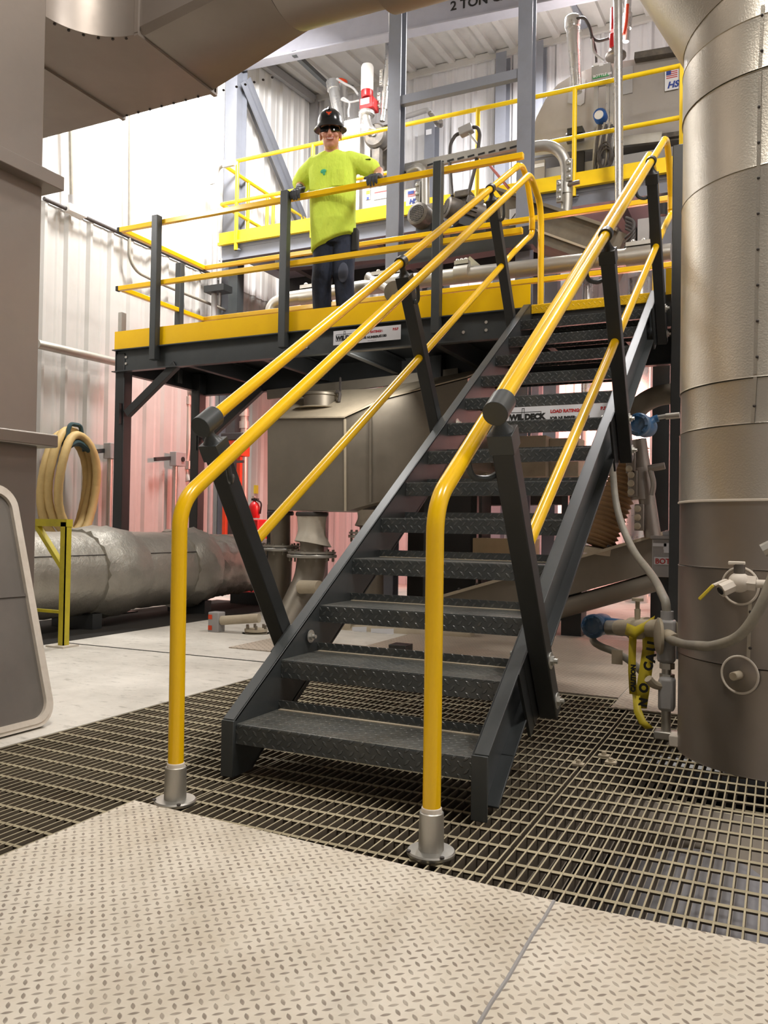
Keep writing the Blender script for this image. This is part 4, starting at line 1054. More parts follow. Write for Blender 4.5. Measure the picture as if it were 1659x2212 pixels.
MB().ell(q, .17, .16, .17, 20, 14).build('casing', 'motor', t); MB().cyl(q+V((.05, -.02, 0)), q+V((.30, .1, -.08)), .12, .10, n=24).build('flange', 'motor', t)
MB().box((q.x-.16, q.y-.1, q.z-.26), (q.x+.22, q.y+.12, q.z-.12)).build('foot', 'black', t, bevel=.02)
MB().box((q.x-.10, q.y-.16, q.z+.12), (q.x+.06, q.y+.02, q.z+.19)).build('terminal_box', 'motor', t, bevel=.012)
# two looped flexible cables with an in-line box
jb = thing('inline_box', P(1005, 285, Y=5.6), 'grey in-line junction box held up between two looped dark cables', 'box')
a, b = P(993, 288, Y=5.6), P(1021, 275, Y=5.6)
MB().bar(a, b, .09, .085).build('case', 'lgrey', jb, bevel=.01); MB().cyl(P(1010, 283, Y=5.6), P(1042, 325, Y=5.6), .012, n=10).build('stay_rod', 'galv', jb)
tag(MB().tube([a, P(984, 292, Y=5.6), P(973, 310, Y=5.55), P(971, 350, Y=5.5), P(974, 390, Y=5.4), P(977, 424, Y=5.3)], .018, 12, .18).build('flexible_cable', 'cable'), 'dark looped cable on the left of the in-line box', 'cable')
tag(MB().tube([b, P(1032, 275, Y=5.6), P(1037, 288, Y=5.6), P(1033, 320, Y=5.55), P(1027, 360, Y=5.5), P(1012, 418, Y=5.4)], .018, 12, .15).build('flexible_cable', 'cable'), 'dark looped cable on the right of the in-line box', 'cable')
tag(MB().cyl(P(1048, 345, Y=5.45), P(1126, 440, Y=5.45), .014, n=10).build('copper_pipe', 'lip'), 'thin copper pipe slanting down beside the right frame post', 'pipe')
t = thing('feed_pipe', P(918, 450, Y=5.4), 'galvanised feed pipe between the left fan motor and the rail post', 'pipe')
MB().tube([P(880, 372, Y=5.45), P(905, 360, Y=5.45), P(918, 372, Y=5.45), P(919, 470, Y=5.45)], .045, 16, .06).build('tube', 'galv', t)
q = P(905, 420, Y=5.43); c = MB().box((q.x-.03, 5.41, q.z-.13), (q.x+.02, 5.45, q.z+.13)).build('coupling_ear', 'galv', t, bevel=.004)
for k in (-.09, 0, .09): MB().ell((q.x-.01, 5.40, q.z+k), .022, .014, .022, 10, 6).build('bolt', 'zinc', c)
tag(MB().tube([P(860, 380, Y=5.5), P(980, 368, Y=5.5), P(1058, 352, Y=5.5)], .03, 14, .1).build('dusty_pipe', 'galv'), 'dust-covered pipe just behind the platform top rail', 'pipe')
t = thing('conveyor_trough', P(1220, 520, Y=5.6), 'olive-brown enclosed conveyor trough sloping down behind the head of the stairs', 'conveyor')
c0, c1 = P(1092, 470, Y=5.7), P(1345, 560, Y=5.7)
MB().bar(c0, c1, .5, .34).build('body', 'olive', t, smooth=0); MB().bar(c0+V((0, -.02, .18)), c1+V((0, -.02, .18)), .6, .03).build('lid', 'olive', t, smooth=0)
MB().bar(c0+V((0, -.26, -.08)), c1+V((0, -.26, -.08)), .03, .02).build('seam', 'dust', t, smooth=0)
a = P(1102, 490, Y=5.43); s_ = MB().box((a.x, 5.40, a.z-.0), (a.x+.075, 5.405, a.z+.16)).build('warning_sticker', 'sign', t, smooth=0)
a = a+V((.012, 0, .03)); MB().bar(a+V((0, -.032, .02)), a+V((.05, -.032, .08)), .004, .012, (0, 1, 0)).build('symbol', 'ink', s_, smooth=0); 
t = thing('support_channel', P(1000, 515, Y=5.2), 'dark blue-grey channel beam carrying the motors behind the front platform', 'beam')
MB().bar(P(870, 560, Y=5.25), P(1155, 512, Y=5.25), .16, .18).build('beam', 'black', t, smooth=0)
MB().bar(P(1010, 560, Y=5.1), P(1045, 590, Y=5.1), .07, .01, (0, 1, 0)).build('bright_brace', 'zinc', t, smooth=0)
tag(MB().bar(P(600, 575, Y=5.6), P(1000, 538, Y=5.6), .12, .10).build('support_channel', 'black', smooth=0), 'dark channel beam behind the worker at knee height', 'beam')
t = thing('control_plate', P(1390, 500, Y=5.3), 'grey control plate and dark cables behind the upper right handrail', 'panel')
a = P(1377, 522, Y=5.3); b = P(1402, 470, Y=5.3); MB().box((a.x, 5.3, a.z), (b.x, 5.33, b.z)).build('plate', 'lgrey', t, smooth=0)
for i in range(4): MB().tube([P(1352, 470+8*i, Y=5.4), P(1372, 478+8*i, Y=5.35), P(1368, 500+8*i, Y=5.3), P(1350, 515+10*i, Y=5.35)], .014, 8, .1).build('cable', 'cable', t)
MB().cyl(P(1434, 440, Y=5.3), P(1432, 465, Y=5.3), .035, n=14).build('connector', 'rubber', t)

# ------------------------------------------------------------------ screener under the platform
HY = 3.95
hp = thing('screener', P(740, 1000, Y=HY), 'dusty steel screener box with sloping body under the platform', 'machine')
def hring(px, yt, yb, yr, Y, back=.55, rise=.0):
    ft = P(px, yt, Y=Y); fb = P(px, yb, Y=Y); rg = P(px, yr, Y=Y+back)
    return [fb, ft, V((ft.x, rg.y, rg.z)), V((ft.x, rg.y+.25, rg.z)), V((ft.x, rg.y+.25, fb.z))]
MB().loft([hring(578, 905, 1101, 853, HY), hring(745, 903, 1104, 846, HY)]).build('box', 'hopper', hp, smooth=0)
MB().loft([hring(745.5, 903, 1104, 846, HY), hring(835, 863, 1080, 832, HY+.10), hring(1010, 818, 1010, 800, HY+.28)]).build('sloping_body', 'hopper', hp, smooth=0)
# dust-covered roof plates
def hroof(p0, p1, name):
    o = V((0, 0, .012)); (x0, a0, b0, y0), (x1, a1, b1, y1_) = p0, p1
    A, B_ = P(x0, a0, Y=y0), P(x1, a1, Y=y1_); C_, D_ = P(x1, b1, Y=y1_+.55), P(x0, b0, Y=y0+.55); C_.x = B_.x; D_.x = A.x
    lo = [A+V((0, -.02, 0)), B_+V((0, -.02, 0)), C_, D_]
    MB().hexa(lo+[p+o for p in lo]).build(name, 'dust', hp, smooth=0)
hroof((575, 905, 853, HY), (747, 903, 846, HY), 'roof_plate'); hroof((747, 902, 846, HY), (835, 862, 832, HY+.10), 'roof_plate'); hroof((835, 862, 832, HY+.10), (1010, 817, 800, HY+.28), 'roof_plate')
MB().bar(P(745, 905, Y=HY-.004), P(746, 1104, Y=HY-.004), .018, .010, (0, 1, 0)).build('corner_seam', 'dust', hp, smooth=0)
MB().bar(P(801, 890, Y=HY+.03), P(801, 1085, Y=HY+.03), .02, .02, (0, 1, 0)).build('corner_seam', 'hopper', hp, smooth=0)
MB().bar(P(578, 853, Y=HY+.52), P(990, 806, Y=HY+.80), .03, .09).build('flange_strip', 'hopper', hp, smooth=0)
q = P(692, 886, Y=HY+.30); R0 = .155
MB().lathe([(R0+.035, 0), (R0+.03, .008), (R0, .010), (R0, .12), (R0+.02, .125), (R0+.02, .145), (R0-.01, .15), (R0-.02, .13)], q, n=36).build('inlet', 'hopper', hp)
MB().lathe([(R0+.07, 0), (R0+.03, .014)], q+V((0, -.02, .004)), n=36).build('inlet_dust', 'dust', hp)
MB().tube([P(732, 868, Y=HY+.25), P(735, 848, Y=HY+.25), P(726, 846, Y=HY+.25)], .016, 8, .02).build('latch', 'cable', hp)
ch = MB()
for i in range(8): ch.ell(P(735, 843-3.6*i, Y=HY+.4), .012, .008, .016, 8, 6)
tag(ch.build('hanging_chain', 'cable'), 'short chain hanging from the platform to the screener inlet', 'chain')
for px in (590, 930): a = P(px, 1090 if px < 700 else 1020, Y=HY+.5); MB().box((a.x-.04, HY+.46, 0), (a.x+.04, HY+.54, a.z)).build('leg', 'black', hp, smooth=0)
a = P(578, 1100, Y=HY); b = P(745, 1120, Y=HY); 
# outlets with fabric sleeves
def outlet(px, py0, py1, Y, r, sleeve, label, lower):
    t = thing('outlet_spout', P(px, py1, Y=Y), label, 'spout', 'outlets under the screener')
    a = P(px, py0, Y=Y); b = P(px, py1, Y=Y); h = a.z-b.z
    MB().lathe([(r*1.02, 0), (r*1.08, .01), (r*1.08, .03), (r, .04)], a-V((0, 0, .04)), n=32).build('clamp', 'cable', t)
    if sleeve:
        mb = MB(); rings = []
        for i in range(12):
            u = i/11; ring = []
            for j in range(40):
                q = 2*PI*j/40; rad = r*(1.0-.10*math.sin(u*PI)+.30*max(0, u-.62)/.38*(.7+.3*math.sin(q+1)))+.006*math.sin(q*9+u*3)*(u+.2)
                ring.append(V((a.x+rad*math.cos(q), a.y+rad*math.sin(q), a.z-.03-u*h*.72-.03*math.sin(q+.6)*u)))
            rings.append(ring)
        mb.loft(rings); mb.build('fabric_sleeve', 'sleeve', t, smooth=60)
    MB().cyl(b, a-V((0, 0, .03)), r*.80, n=32).build('tube', 'hopper', t)
    f = MB(); f.lathe([(r*1.62, 0), (r*1.65, .005), (r*1.65, .022), (r*1.62, .027)], b-V((0, 0, .05)), n=36); f.lathe([(r*1.58, 0), (r*1.60, .018)], b-V((0, 0, .015)), n=36); fl = f.build('flange', 'galv', t)
    for k in range(12):
        q = 2*PI*k/12+.2; c = b+V((r*1.45*math.cos(q), r*1.45*math.sin(q), 0))
        MB().cyl(c-V((0, 0, .085)), c+V((0, 0, .02)), .011, n=6).build('bolt', 'hopper', fl)
    if lower: 
        pts = [b-V((0, 0, .04))]+[V(p) for p in lower]
        MB().tube(pts, r*.98, 28, .14, 8).build('pipe', 'hopper', t, smooth=60)
    return t
OY = HY+.12
outlet(674, 1106, 1192, OY, .135, True, 'middle screener outlet with white fabric sleeve over a slanting pipe', [P(668, 1250, Y=OY), P(600, 1395, Y=OY-.35)])
outlet(606, 1104, 1178, OY+.12, .115, False, 'left screener outlet with a straight pipe to the floor', [P(600, 1330, Y=OY+.12)])
outlet(800, 1092, 1150, OY+.2, .12, True, 'right screener outlet with white fabric sleeve, half hidden by the stairs', [P(800, 1300, Y=OY+.2)])
t = thing('dust_stub', P(680, 1280, Y=3.9), 'dusty stub pipe beside the slanting outlet pipe', 'pipe')
MB().cyl(P(650, 1268, Y=3.85), P(690, 1268, Y=3.8), .06, .055, n=20).build('tube', 'dust', t)
MB().cyl(P(690, 1300, Y=4.0), P(760, 1290, Y=4.2), .05, n=16).build('tube', 'hopper', t)
# limit switch box on its pipe, and flanges near the floor
t = thing('switch_box', P(467, 1350, Y=3.0), 'grey switch box with two red labels on a dusty pipe left of the stairs', 'box')
q = P(467, 1345, Y=3.0)
MB().box((q.x-.05, q.y-.04, q.z-.085), (q.x+.05, q.y+.05, q.z+.085)).build('case', 'lgrey', t, bevel=.006)
for dz in (.03, -.055): MB().box((q.x-.046, q.y-.043, q.z+dz), (q.x-.010, q.y-.0405, q.z+dz+.035)).build('red_label', 'orange', t, smooth=0)
MB().cyl(q+V((.05, 0, .02)), P(560, 1335, Y=3.05), .036, n=18).build('pipe', 'dust', t)
MB().tube([q+V((.02, 0, -.08)), q+V((.02, 0, -.15)), q+V((.05, 0, -.20)), P(520, 1387, Y=2.95), P(540, 1385, Y=2.95)], .018, 12, .04).build('conduit', 'flex', t)
MB().lathe([(.02, 0), (.022, .03), (.02, .04), (.026, .042), (.026, .11), (.02, .115)], P(543, 1420, Y=2.9), n=14).build('drain_stub', 'dust', t)
MB().bar(P(478, 1402, Y=2.95), P(490, 1417, Y=2.95), .05, .002, (0, 1, 0)).build('hang_tag', 'dust', t, smooth=0)
t = thing('flanged_pipe_foot', P(545, 1370, Y=3.1), 'dusty flanged pipe foot with bolts on the floor beside the left handrail post', 'flange')
q = P(553, 1372, Y=3.1)
MB().lathe([(.09, 0), (.09, .02)], q, n=28).build('flange', 'dust', t); MB().lathe([(.09, 0), (.09, .02)], q+V((0, 0, .03)), n=28).build('flange', 'dust', t); MB().lathe([(.11, -q.z), (.06, 0)], q, n=24).build('base', 'dust', t)
for k in range(6):
    c = q+V((.075*math.cos(k+.3), .075*math.sin(k+.3), .05)); MB().cyl(c, c+V((0, 0, .03)), .012, n=6).build('bolt', 'hopper', t)
tag(MB().box((-.62, 2.52, .0), (-.50, 2.64, .09)).build('cut_tube', 'black', bevel=.003), 'short black square tube standing at the base of the left handrail post', 'tube')
tag(MB().prism([(0, 0), (.9, 0), (.9, .55), (0, .55)], (-1.75, 2.35, .001), (1, 0, 0), (0, 1, 0), (0, 0, .006)).build('floor_plate', 'floorplate', smooth=0), 'small beige checker plate set in the concrete left of the stairs', 'floor plate')

# ------------------------------------------------------------------ conveyor and drive seen through the treads
t = thing('screw_conveyor', P(1100, 1260, Y=4.4), 'dusty inclined screw conveyor trough running behind the stairs to the grey box', 'conveyor')
s0, s1 = P(770, 1375, Y=4.15), P(1468, 1180, Y=4.5)
d = (s1-s0)
MB().bar(s0, s1, .42, .26).build('trough', 'hopper', t, smooth=0); MB().bar(s0+V((0, -.02, .14)), s1+V((0, -.02, .14)), .50, .022).build('lid', 'dust', t, smooth=0)
MB().cyl(s0+V((.5, -.15, -.10)), s1+V((0, -.15, -.22)), .075, n=20).build('lower_pipe', 'hopper', t)
for u in (.12, .34, .70): q = lerp(s0, s1, u); MB().box((q.x-.08, q.y-.1, 0), (q.x+.08, q.y+.1, q.z-.12)).build('leg', 'black', t, smooth=0)
mb = MB()
for i in range(16): q = lerp(s0, s1, .1+.055*i)+V((0, -.24, .15)); mb.ell(q, .014, .014, .012, 8, 5)
mb.build('rivet', 'cable', t)
t = thing('drive_motor', P(765, 1370, Y=3.7), 'dusty drive with white instruction labels seen between the lower treads', 'motor')
q = P(785, 1372, Y=3.7)
MB().cyl(q+V((-.12, 0, 0)), q+V((.9, .1, .06)), .075, n=22).build('shaft_tube', 'dust', t); MB().box((q.x-.20, q.y-.06, q.z-.09), (q.x-.09, q.y+.08, q.z+.1)).build('end_box', 'dust', t, bevel=.008)
for i, (dx, w_) in enumerate(((-.06, .13), (.11, .20))):
    s_ = MB().hexa([q+V((dx+a*w_, -.085, -.05+b*.12+a*.012)) + V((0, c*.003, 0)) for c in (1, 0) for a, b in ((0, 0), (1, 0), (1, 1), (0, 1))]).build('instruction_label', 'sign', t, smooth=0)
    mb = MB()
    for k in range(5): mb.box((q.x+dx+.015, q.y-.0875, q.z-.03+.016*k), (q.x+dx+w_*(.85 if k % 2 else .7), q.y-.0862, q.z-.025+.016*k))
    mb.build('print', 'ink', s_, smooth=0)
MB().tube([q+V((-.19, -.07, 0)), q+V((-.1, -.1, -.10)), q+V((.06, -.1, -.09)), q+V((.12, -.09, -.02))], .008, 8, .05).build('cable', 'lgrey', t)
# tan frame boxes behind the upper treads
rnd = random.Random(11)
for i, (x0, y0, x1, y1_, Yd, mt, lab) in enumerate((
    (985, 945, 1090, 1010, 4.9, 'hopper', 'dusty brown box behind the left half of the eighth tread'),
    (1085, 940, 1180, 1030, 5.0, 'dust', 'tan sheet box behind the middle of the eighth tread'),
    (1185, 945, 1250, 1030, 5.1, 'dust', 'tan sheet box behind the right end of the eighth tread'),
    (900, 1000, 1050, 1060, 4.8, 'dust', 'tan sloping box behind the seventh tread'),
    (1020, 1165, 1150, 1240, 4.9, 'wood', 'tan panel with rounded notch behind the fifth tread'))):
    a = P(x0, y1_, Y=Yd); b = P(x1, y0, Y=Yd)
    t = thing('machine_box', (a.x, Yd, a.z), lab, 'box')
    MB().box((a.x, Yd, a.z), (b.x, Yd+.25, b.z)).build('case', mt, t, bevel=.006)
    MB().box((a.x+.06, Yd+.26, 0), (a.x+.12, Yd+.32, a.z+.1)).build('leg', 'black', t, smooth=0)
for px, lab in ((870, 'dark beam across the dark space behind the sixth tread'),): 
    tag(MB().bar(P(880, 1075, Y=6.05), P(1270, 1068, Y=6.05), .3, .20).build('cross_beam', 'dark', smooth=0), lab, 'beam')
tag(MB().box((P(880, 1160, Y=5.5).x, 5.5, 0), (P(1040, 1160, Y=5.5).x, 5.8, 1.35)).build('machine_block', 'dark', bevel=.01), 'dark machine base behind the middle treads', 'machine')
tag(MB().bar(P(1060, 873, Y=5.0), P(1250, 867, Y=5.0), .05, .06).build('bolted_rail', 'black', smooth=0), 'black bolted rail behind the ninth tread', 'rail')
yg = flat_box('yellow_guard', 1155, 793, 1240, 810, 4.88, .12, 'yellow2', 'yellow guard box seen between the upper treads', 'guard')
MB().box((yg.location.x-.04, 4.84, yg.location.z+.02), (yg.location.x+.04, 4.87, 2.30)).build('hanger', 'black', yg, smooth=0)
flat_box('yellow_guard', 868, 808, 924, 838, 4.88, .12, 'yellow2', 'yellow guard box under the platform left of the stairs', 'guard')
flat_box('yellow_guard', 970, 808, 1004, 832, 4.88, .12, 'yellow2', 'small yellow guard box just left of the stair stringer', 'guard')
flat_box('wall_cabinet', 775, 800, 818, 846, 7.0, .4, 'lgrey', 'grey cabinet above the screener, under the platform', 'cabinet')
for px0, px1, lab in ((1350, 1402, 'white lit vessel behind the top of the right handrail'), (1250, 1275, 'white lit vessel behind the yellow nosing')):
    a = P(px0, 660, Y=7.6); b = P(px1, 590, Y=7.6); tag(MB().cyl(((a.x+b.x)/2, 7.8, 0), ((a.x+b.x)/2, 7.8, b.z), (b.x-a.x)/2, n=28).build('vessel', 'polish'), lab, 'vessel')

# ribbed hose, couplings and grey box right of the stairs
t = thing('ribbed_hose', P(1300, 1130, Y=4.4), 'brown ribbed suction hose curving down behind the right stringer', 'hose')
hp0 = [P(1366, 960, Y=4.4), P(1350, 1030, Y=4.4), P(1318, 1110, Y=4.35), P(1290, 1180, Y=4.3)]
def ribbed(pts, r, n, parent, mat, amp=.12, name='hose', fil=.25):
    mb = MB(); pts = [V(p) for p in pts]
    out = []
    for i in range(len(pts)-1):
        p0 = pts[max(i-1, 0)]; p1 = pts[i]; p2 = pts[i+1]; p3 = pts[min(i+2, len(pts)-1)]
        for k in range(n):
            u = k/n; out.append(.5*((2*p1)+(p2-p0)*u+(2*p0-5*p1+4*p2-p3)*u*u+(3*p1-p0-3*p2+p3)*u**3))
    out.append(pts[-1]); N = len(out)
    mb.tube(out, r, 20, rr=lambda u: r*(1+amp*(1 if int(round(u*(N-1))) % 2 else -1)*.5))
    return mb.build(name, mat, parent, smooth=20)
ribbed(hp0, .125, 16, t, 'brownhose', .20)
MB().cyl(P(1288, 1182, Y=4.3), P(1286, 1190, Y=4.3)+V((0, 0, -.02)), .15, n=28).build('cuff', 'dust', t)
t = thing('coupled_pipe', P(1400, 1060, Y=4.2), 'slanting steel pipe with bolted couplings left of the round column', 'pipe')
MB().cyl(P(1378, 950, Y=4.2), P(1410, 1160, Y=4.2), .062, n=22).build('tube', 'steel', t)
for px, py in ((1372, 995), (1376, 1045), (1390, 1118)):
    q = P(px, py, Y=4.15); c = MB().box((q.x-.06, 4.10, q.z-.10), (q.x+.01, 4.16, q.z+.10)).build('coupling_ear', 'steel', t, bevel=.006)
    for k in (-.065, 0, .065): MB().ell((q.x-.035, 4.09, q.z+k), .026, .018, .026, 10, 6).build('bolt', 'dust', c)
q = P(1385, 1045, Y=4.2); MB().cyl(q-V((0, 0, .12)), q+V((-.02, 0, .12)), .075, n=22).build('coupling', 'steel', t)
MB().tube([P(1400, 1012, Y=4.1), P(1415, 1010, Y=4.1), P(1436, 1006, Y=4.1)], .026, 12, .04).build('valve_stub', 'steel', t)
MB().tube([P(1405, 1015, Y=4.1), P(1413, 1045, Y=4.1), P(1408, 1070, Y=4.1)], .02, 10, .05).build('handle', 'steel', t)
t = thing('bottle_box', P(1435, 1240, Y=3.6), 'grey box lettered BOTTLE in red, half hidden by the round column', 'box')
a = P(1408, 1246, Y=3.6); b = P(1408+75, 1165, Y=3.6)
MB().box((a.x, 3.6, a.z), (b.x+.1, 3.85, b.z)).build('case', 'lgrey', t, bevel=.006); MB().box((a.x-.01, 3.58, b.z), (b.x+.11, 3.86, b.z+.02)).build('lid', 'lgrey', t, smooth=0)
a2 = P(1413, 1219, Y=3.595); b2 = P(1480, 1205, Y=3.595); s_ = MB().box((a2.x, 3.594, a2.z), (b2.x, 3.5995, b2.z)).build('label_strip', 'sign', t, smooth=0)
MB().text('BOTTLE #4', .050, (a2.x+.006, 3.5935, a2.z+.006), (1, 0, 0), (0, 0, 1), bold=.001).build('lettering', 'redink', s_, smooth=0)
for px, py, w_ in ((1410, 1180, .09), (1434, 1180, .06), (1433, 1187, .08), (1434, 1194, .07)):
    a2 = P(px, py, Y=3.596); MB().box((a2.x, 3.595, a2.z), (a2.x+w_, 3.5995, a2.z+.022)).build('sticker', 'sign', t, smooth=0)
MB().lathe([(.12, 0), (.13, .015), (.13, .03), (.06, .05), (.05, .07)], V(((a.x+b.x)/2+.07, 3.73, b.z+.02)), n=24).build('cap', 'lgrey', t)
MB().box((a.x+.03, 3.66, 0), (a.x+.15, 3.8, a.z)).build('stand', 'black', t, smooth=0)
tag(MB().tube([P(1362, 920, Y=3.9), P(1375, 880, Y=3.9), P(1415, 855, Y=3.9), P(1475, 848, Y=3.9)], .075, 20, .22).build('elbow_pipe', 'olive'), 'dark dusty pipe elbow left of the round column at tread nine height', 'pipe')
tag(MB().box((P(1408, 1000, Y=5.2).x, 5.2, 0), (P(1445, 1000, Y=5.2).x, 5.35, 2.4)).build('black_post', 'black', smooth=0), 'broad black post behind the slanting coupled pipe', 'post')
# ------------------------------------------------------------------ the worker
pc = V((-1.80, 3.83, DZ))
wk = thing('person', pc, 'worker in a lime high-visibility T-shirt and black hard hat leaning on the platform rail', 'person')
fdir = V((.22, -.975, 0)).normalized(); ldir = V((-fdir.y, fdir.x, 0))   # facing, and towards his left
def bp(l, f, z): return V((pc.x, pc.y, 0))+ldir*l+fdir*f+V((0, 0, z))
def sect(l, f, z, hl, hf, n=32, e=2.4, zf=None):
    out = []
    for i in range(n):
        a = 2*PI*i/n; c, s = math.cos(a), math.sin(a)
        x = math.copysign(abs(c)**(2/e), c)*hl; y = math.copysign(abs(s)**(2/e), s)*hf
        out.append(bp(l+x, f+y, z+(zf(x, y) if zf else 0)))
    return out
def limb(mb, pts, rad, n=14):
    pts = [V(p) for p in pts]; fine = []; fr = []
    for i in range(len(pts)-1):
        for k in range(5):
            u = k/5; fine.append(pts[i]*(1-u)+pts[i+1]*u); fr.append(rad[i]*(1-u)+rad[i+1]*u)
    fine.append(pts[-1]); fr.append(rad[-1]); N = len(fine)
    mb.tube(fine, 1, n, rr=lambda u: fr[int(round(u*(N-1)))])
    mb.ell(fine[0], fr[0], fr[0], fr[0], 14, 10); mb.ell(fine[-1], fr[-1], fr[-1], fr[-1], 14, 10)
HC = V((-1.762, 3.655, 4.125)); HS = 1.10           # head centre
hf_ = V((.42, -.89, -.10)).normalized(); hl_ = V((-hf_.y, hf_.x, 0)).normalized(); hu_ = hl_.cross(hf_)*-1
hu_ = hf_.cross(hl_)*1.0
if hu_.z < 0: hu_ = -hu_
tilt = R(3); hl_, hu_ = hl_*math.cos(tilt)+hu_*math.sin(tilt), hu_*math.cos(tilt)-hl_*math.sin(tilt)
HM = Matrix((hl_*HS, hf_*HS, hu_*HS)).transposed()
def hp_(x, y, z): return HC+HM@V((x, y, z))
neck = bp(.0, .12, 3.96)
SR, SLf = bp(-.180, .10, 3.915), bp(.180, .10, 3.925)
ER, EL = P(650, 398, Y=3.82), P(818, 372, Y=3.84)
WR, WL = P(647, 408, Y=3.63), P(818, 386, Y=3.63)
hip = bp(0, .0, 3.36)
# body, one continuous surface
mb = MB()
mb.ell(hp_(0, -.008, .028), .074, .095, .098, 24, 16, HM); mb.ell(hp_(0, .022, -.045), .062, .070, .080, 24, 16, HM); mb.ell(hp_(0, .050, -.090), .036, .034, .030, 16, 10, HM)
mb.ell(hp_(0, .098, -.020), .014, .020, .026, 12, 10, HM); mb.ell(hp_(0, .105, -.033), .018, .014, .012, 12, 8, HM)
for s in (-1, 1):
    mb.ell(hp_(s*.040, .068, -.028), .024, .022, .022, 12, 8, HM); mb.ell(hp_(s*.077, -.005, -.010), .010, .022, .034, 12, 8, HM); mb.ell(hp_(s*.032, .078, .026), .026, .016, .011, 12, 8, HM)
mb.ell(hp_(0, .082, -.062), .028, .012, .012, 14, 8, HM)
mb.cyl(neck-V((0, 0, .06)), hp_(0, -.012, -.06), .066, .058, 20)
mb.loft([sect(0, .10, 3.93, .15, .08), sect(0, .08, 3.80, .17, .095), sect(0, .05, 3.60, .165, .11), sect(0, .02, 3.40, .16, .11)])
limb(mb, [SR, ER, WR], [.055, .043, .031]); limb(mb, [SLf, EL, WL], [.055, .046, .032])
for s in (-1, 1): limb(mb, [bp(s*.09, .01, 3.34), bp(s*.10, .04, 2.98), bp(s*.11, -.01, 2.60)], [.078, .055, .042])
mb.build('body', 'skin', wk, remesh=.0055, smooth=80)
# shirt
mb = MB()
hem = lambda x, y: .075*(x/.2)+.02*(y/.15)
mb.loft([sect(0, .118, 4.005, .070, .062), sect(0, .115, 3.985, .125, .078), sect(0, .11, 3.945, .190, .10), sect(0, .105, 3.85, .205, .118), sect(0, .095, 3.66, .200, .128), sect(0, .085, 3.54, .196, .142), sect(0, .07, 3.42, .196, .146), sect(0, .055, 3.32, .192, .138, zf=lambda x, y: hem(x, y)*.6), sect(0, .045, 3.245, .192, .134, zf=hem)])
limb(mb, [SR+ldir*.03, lerp(SR, ER, .5), lerp(SR, ER, .92)], [.082, .085, .084]); limb(mb, [SLf-ldir*.03, lerp(SLf, EL, .4), lerp(SLf, EL, .70)], [.082, .083, .080])
sh = mb.build('shirt', 'shirt', wk, remesh=.009, smooth=80)
q = bp(.085, .230, 3.74)
mb = MB(); mb.prism(rrect(-.055, .055, -.07, .065, .018, 4), q, ldir, (0, 0, 1), fdir*-.004); mb.build('chest_pocket', 'shirt', sh, smooth=30)
mb = MB(); mb.ell(bp(-.045, .226, 3.80), .028, .006, .018, 14, 8); mb.ell(bp(-.038, .226, 3.785), .012, .006, .02, 10, 8); mb.build('ink_stain', 'teal', sh)
mb = MB()
for k in range(9):
    a = -1.1+2.2*k/8; mb.ell(bp(.066*math.sin(a), .118+.07*math.cos(a), 3.985+.015*abs(math.sin(a))), .012, .012, .010, 8, 6)
mb.build('collar', 'shirt', sh, remesh=.006)
mb = MB(); c = lerp(SLf, EL, .66)+fdir*.075+V((.0, 0, .042)); mb.bar(c-ldir*.02, c+ldir*.022, .005, .012, fdir).build('sleeve_badge', 'ink', sh)
# jeans, boots, pouch
mb = MB()
mb.loft([sect(0, .015, 3.40, .168, .118), sect(0, .015, 3.32, .176, .122), sect(0, .015, 3.24, .172, .118)])
for s in (-1, 1):
    limb(mb, [bp(s*.088, .015, 3.26), bp(s*.092, .04, 3.02), bp(s*.10, .05, 2.93), bp(s*.105, .0, 2.70), bp(s*.108, -.02, 2.56)], [.100, .092, .086, .080, .082])
jn = mb.build('jeans', 'denim', wk, remesh=.010, smooth=80)
mb = MB(); mb.ell(bp(.115, .138, 2.97), .05, .012, .085, 14, 10); mb.build('worn_knee', 'knee', jn)
for s in (-1, 1):
    mb = MB(); b0 = bp(s*.11, .05, 2.53); mb.ell(b0+V((0, 0, -.005)), .052, .13, .045, 18, 12, Matrix((ldir, fdir, V((0, 0, 1)))).transposed()); mb.cyl(bp(s*.11, -.02, 2.52), bp(s*.11, -.02, 2.66), .055, n=16); mb.build('boot', 'rubber', wk, remesh=.010)
c = bp(.195, .06, 3.32)
MB().hexa([c+ldir*a*.028+fdir*b*.035+V((0, 0, h)) for h in (-.16, .04) for a, b in ((-1, -1), (1, -1), (1, 1), (-1, 1))]).build('belt_pouch', 'rubber', wk, bevel=.012)
# hard hat
mb = MB(); rows = []
n = 40
hz = .058
def hring(rx, ry, z, back=0.): return [hp_(rx*math.cos(2*PI*i/n), -.004+ry*math.sin(2*PI*i/n), z+back*math.sin(2*PI*i/n)) for i in range(n)]
mb.loft([hring(.094, .114, hz-.006), hring(.122, .150, hz-.024, -.012), hring(.126, .154, hz-.026, -.012), hring(.124, .152, hz-.018, -.012), hring(.099, .121, hz+.006), hring(.097, .119, hz+.03), hring(.091, .112, hz+.060), hring(.078, .096, hz+.090), hring(.055, .068, hz+.113), hring(.025, .03, hz+.124)])
hat = mb.build('hard_hat', 'helmet', wk, smooth=40)
mb = MB(); pts = [hp_(0, .118*math.cos(a)-.004, hz+.012+.117*math.sin(a)) for a in [PI*(.22+.56*i/12) for i in range(13)]]; mb.tube(pts, .014, 10); mb.build('ridge', 'helmet', hat)
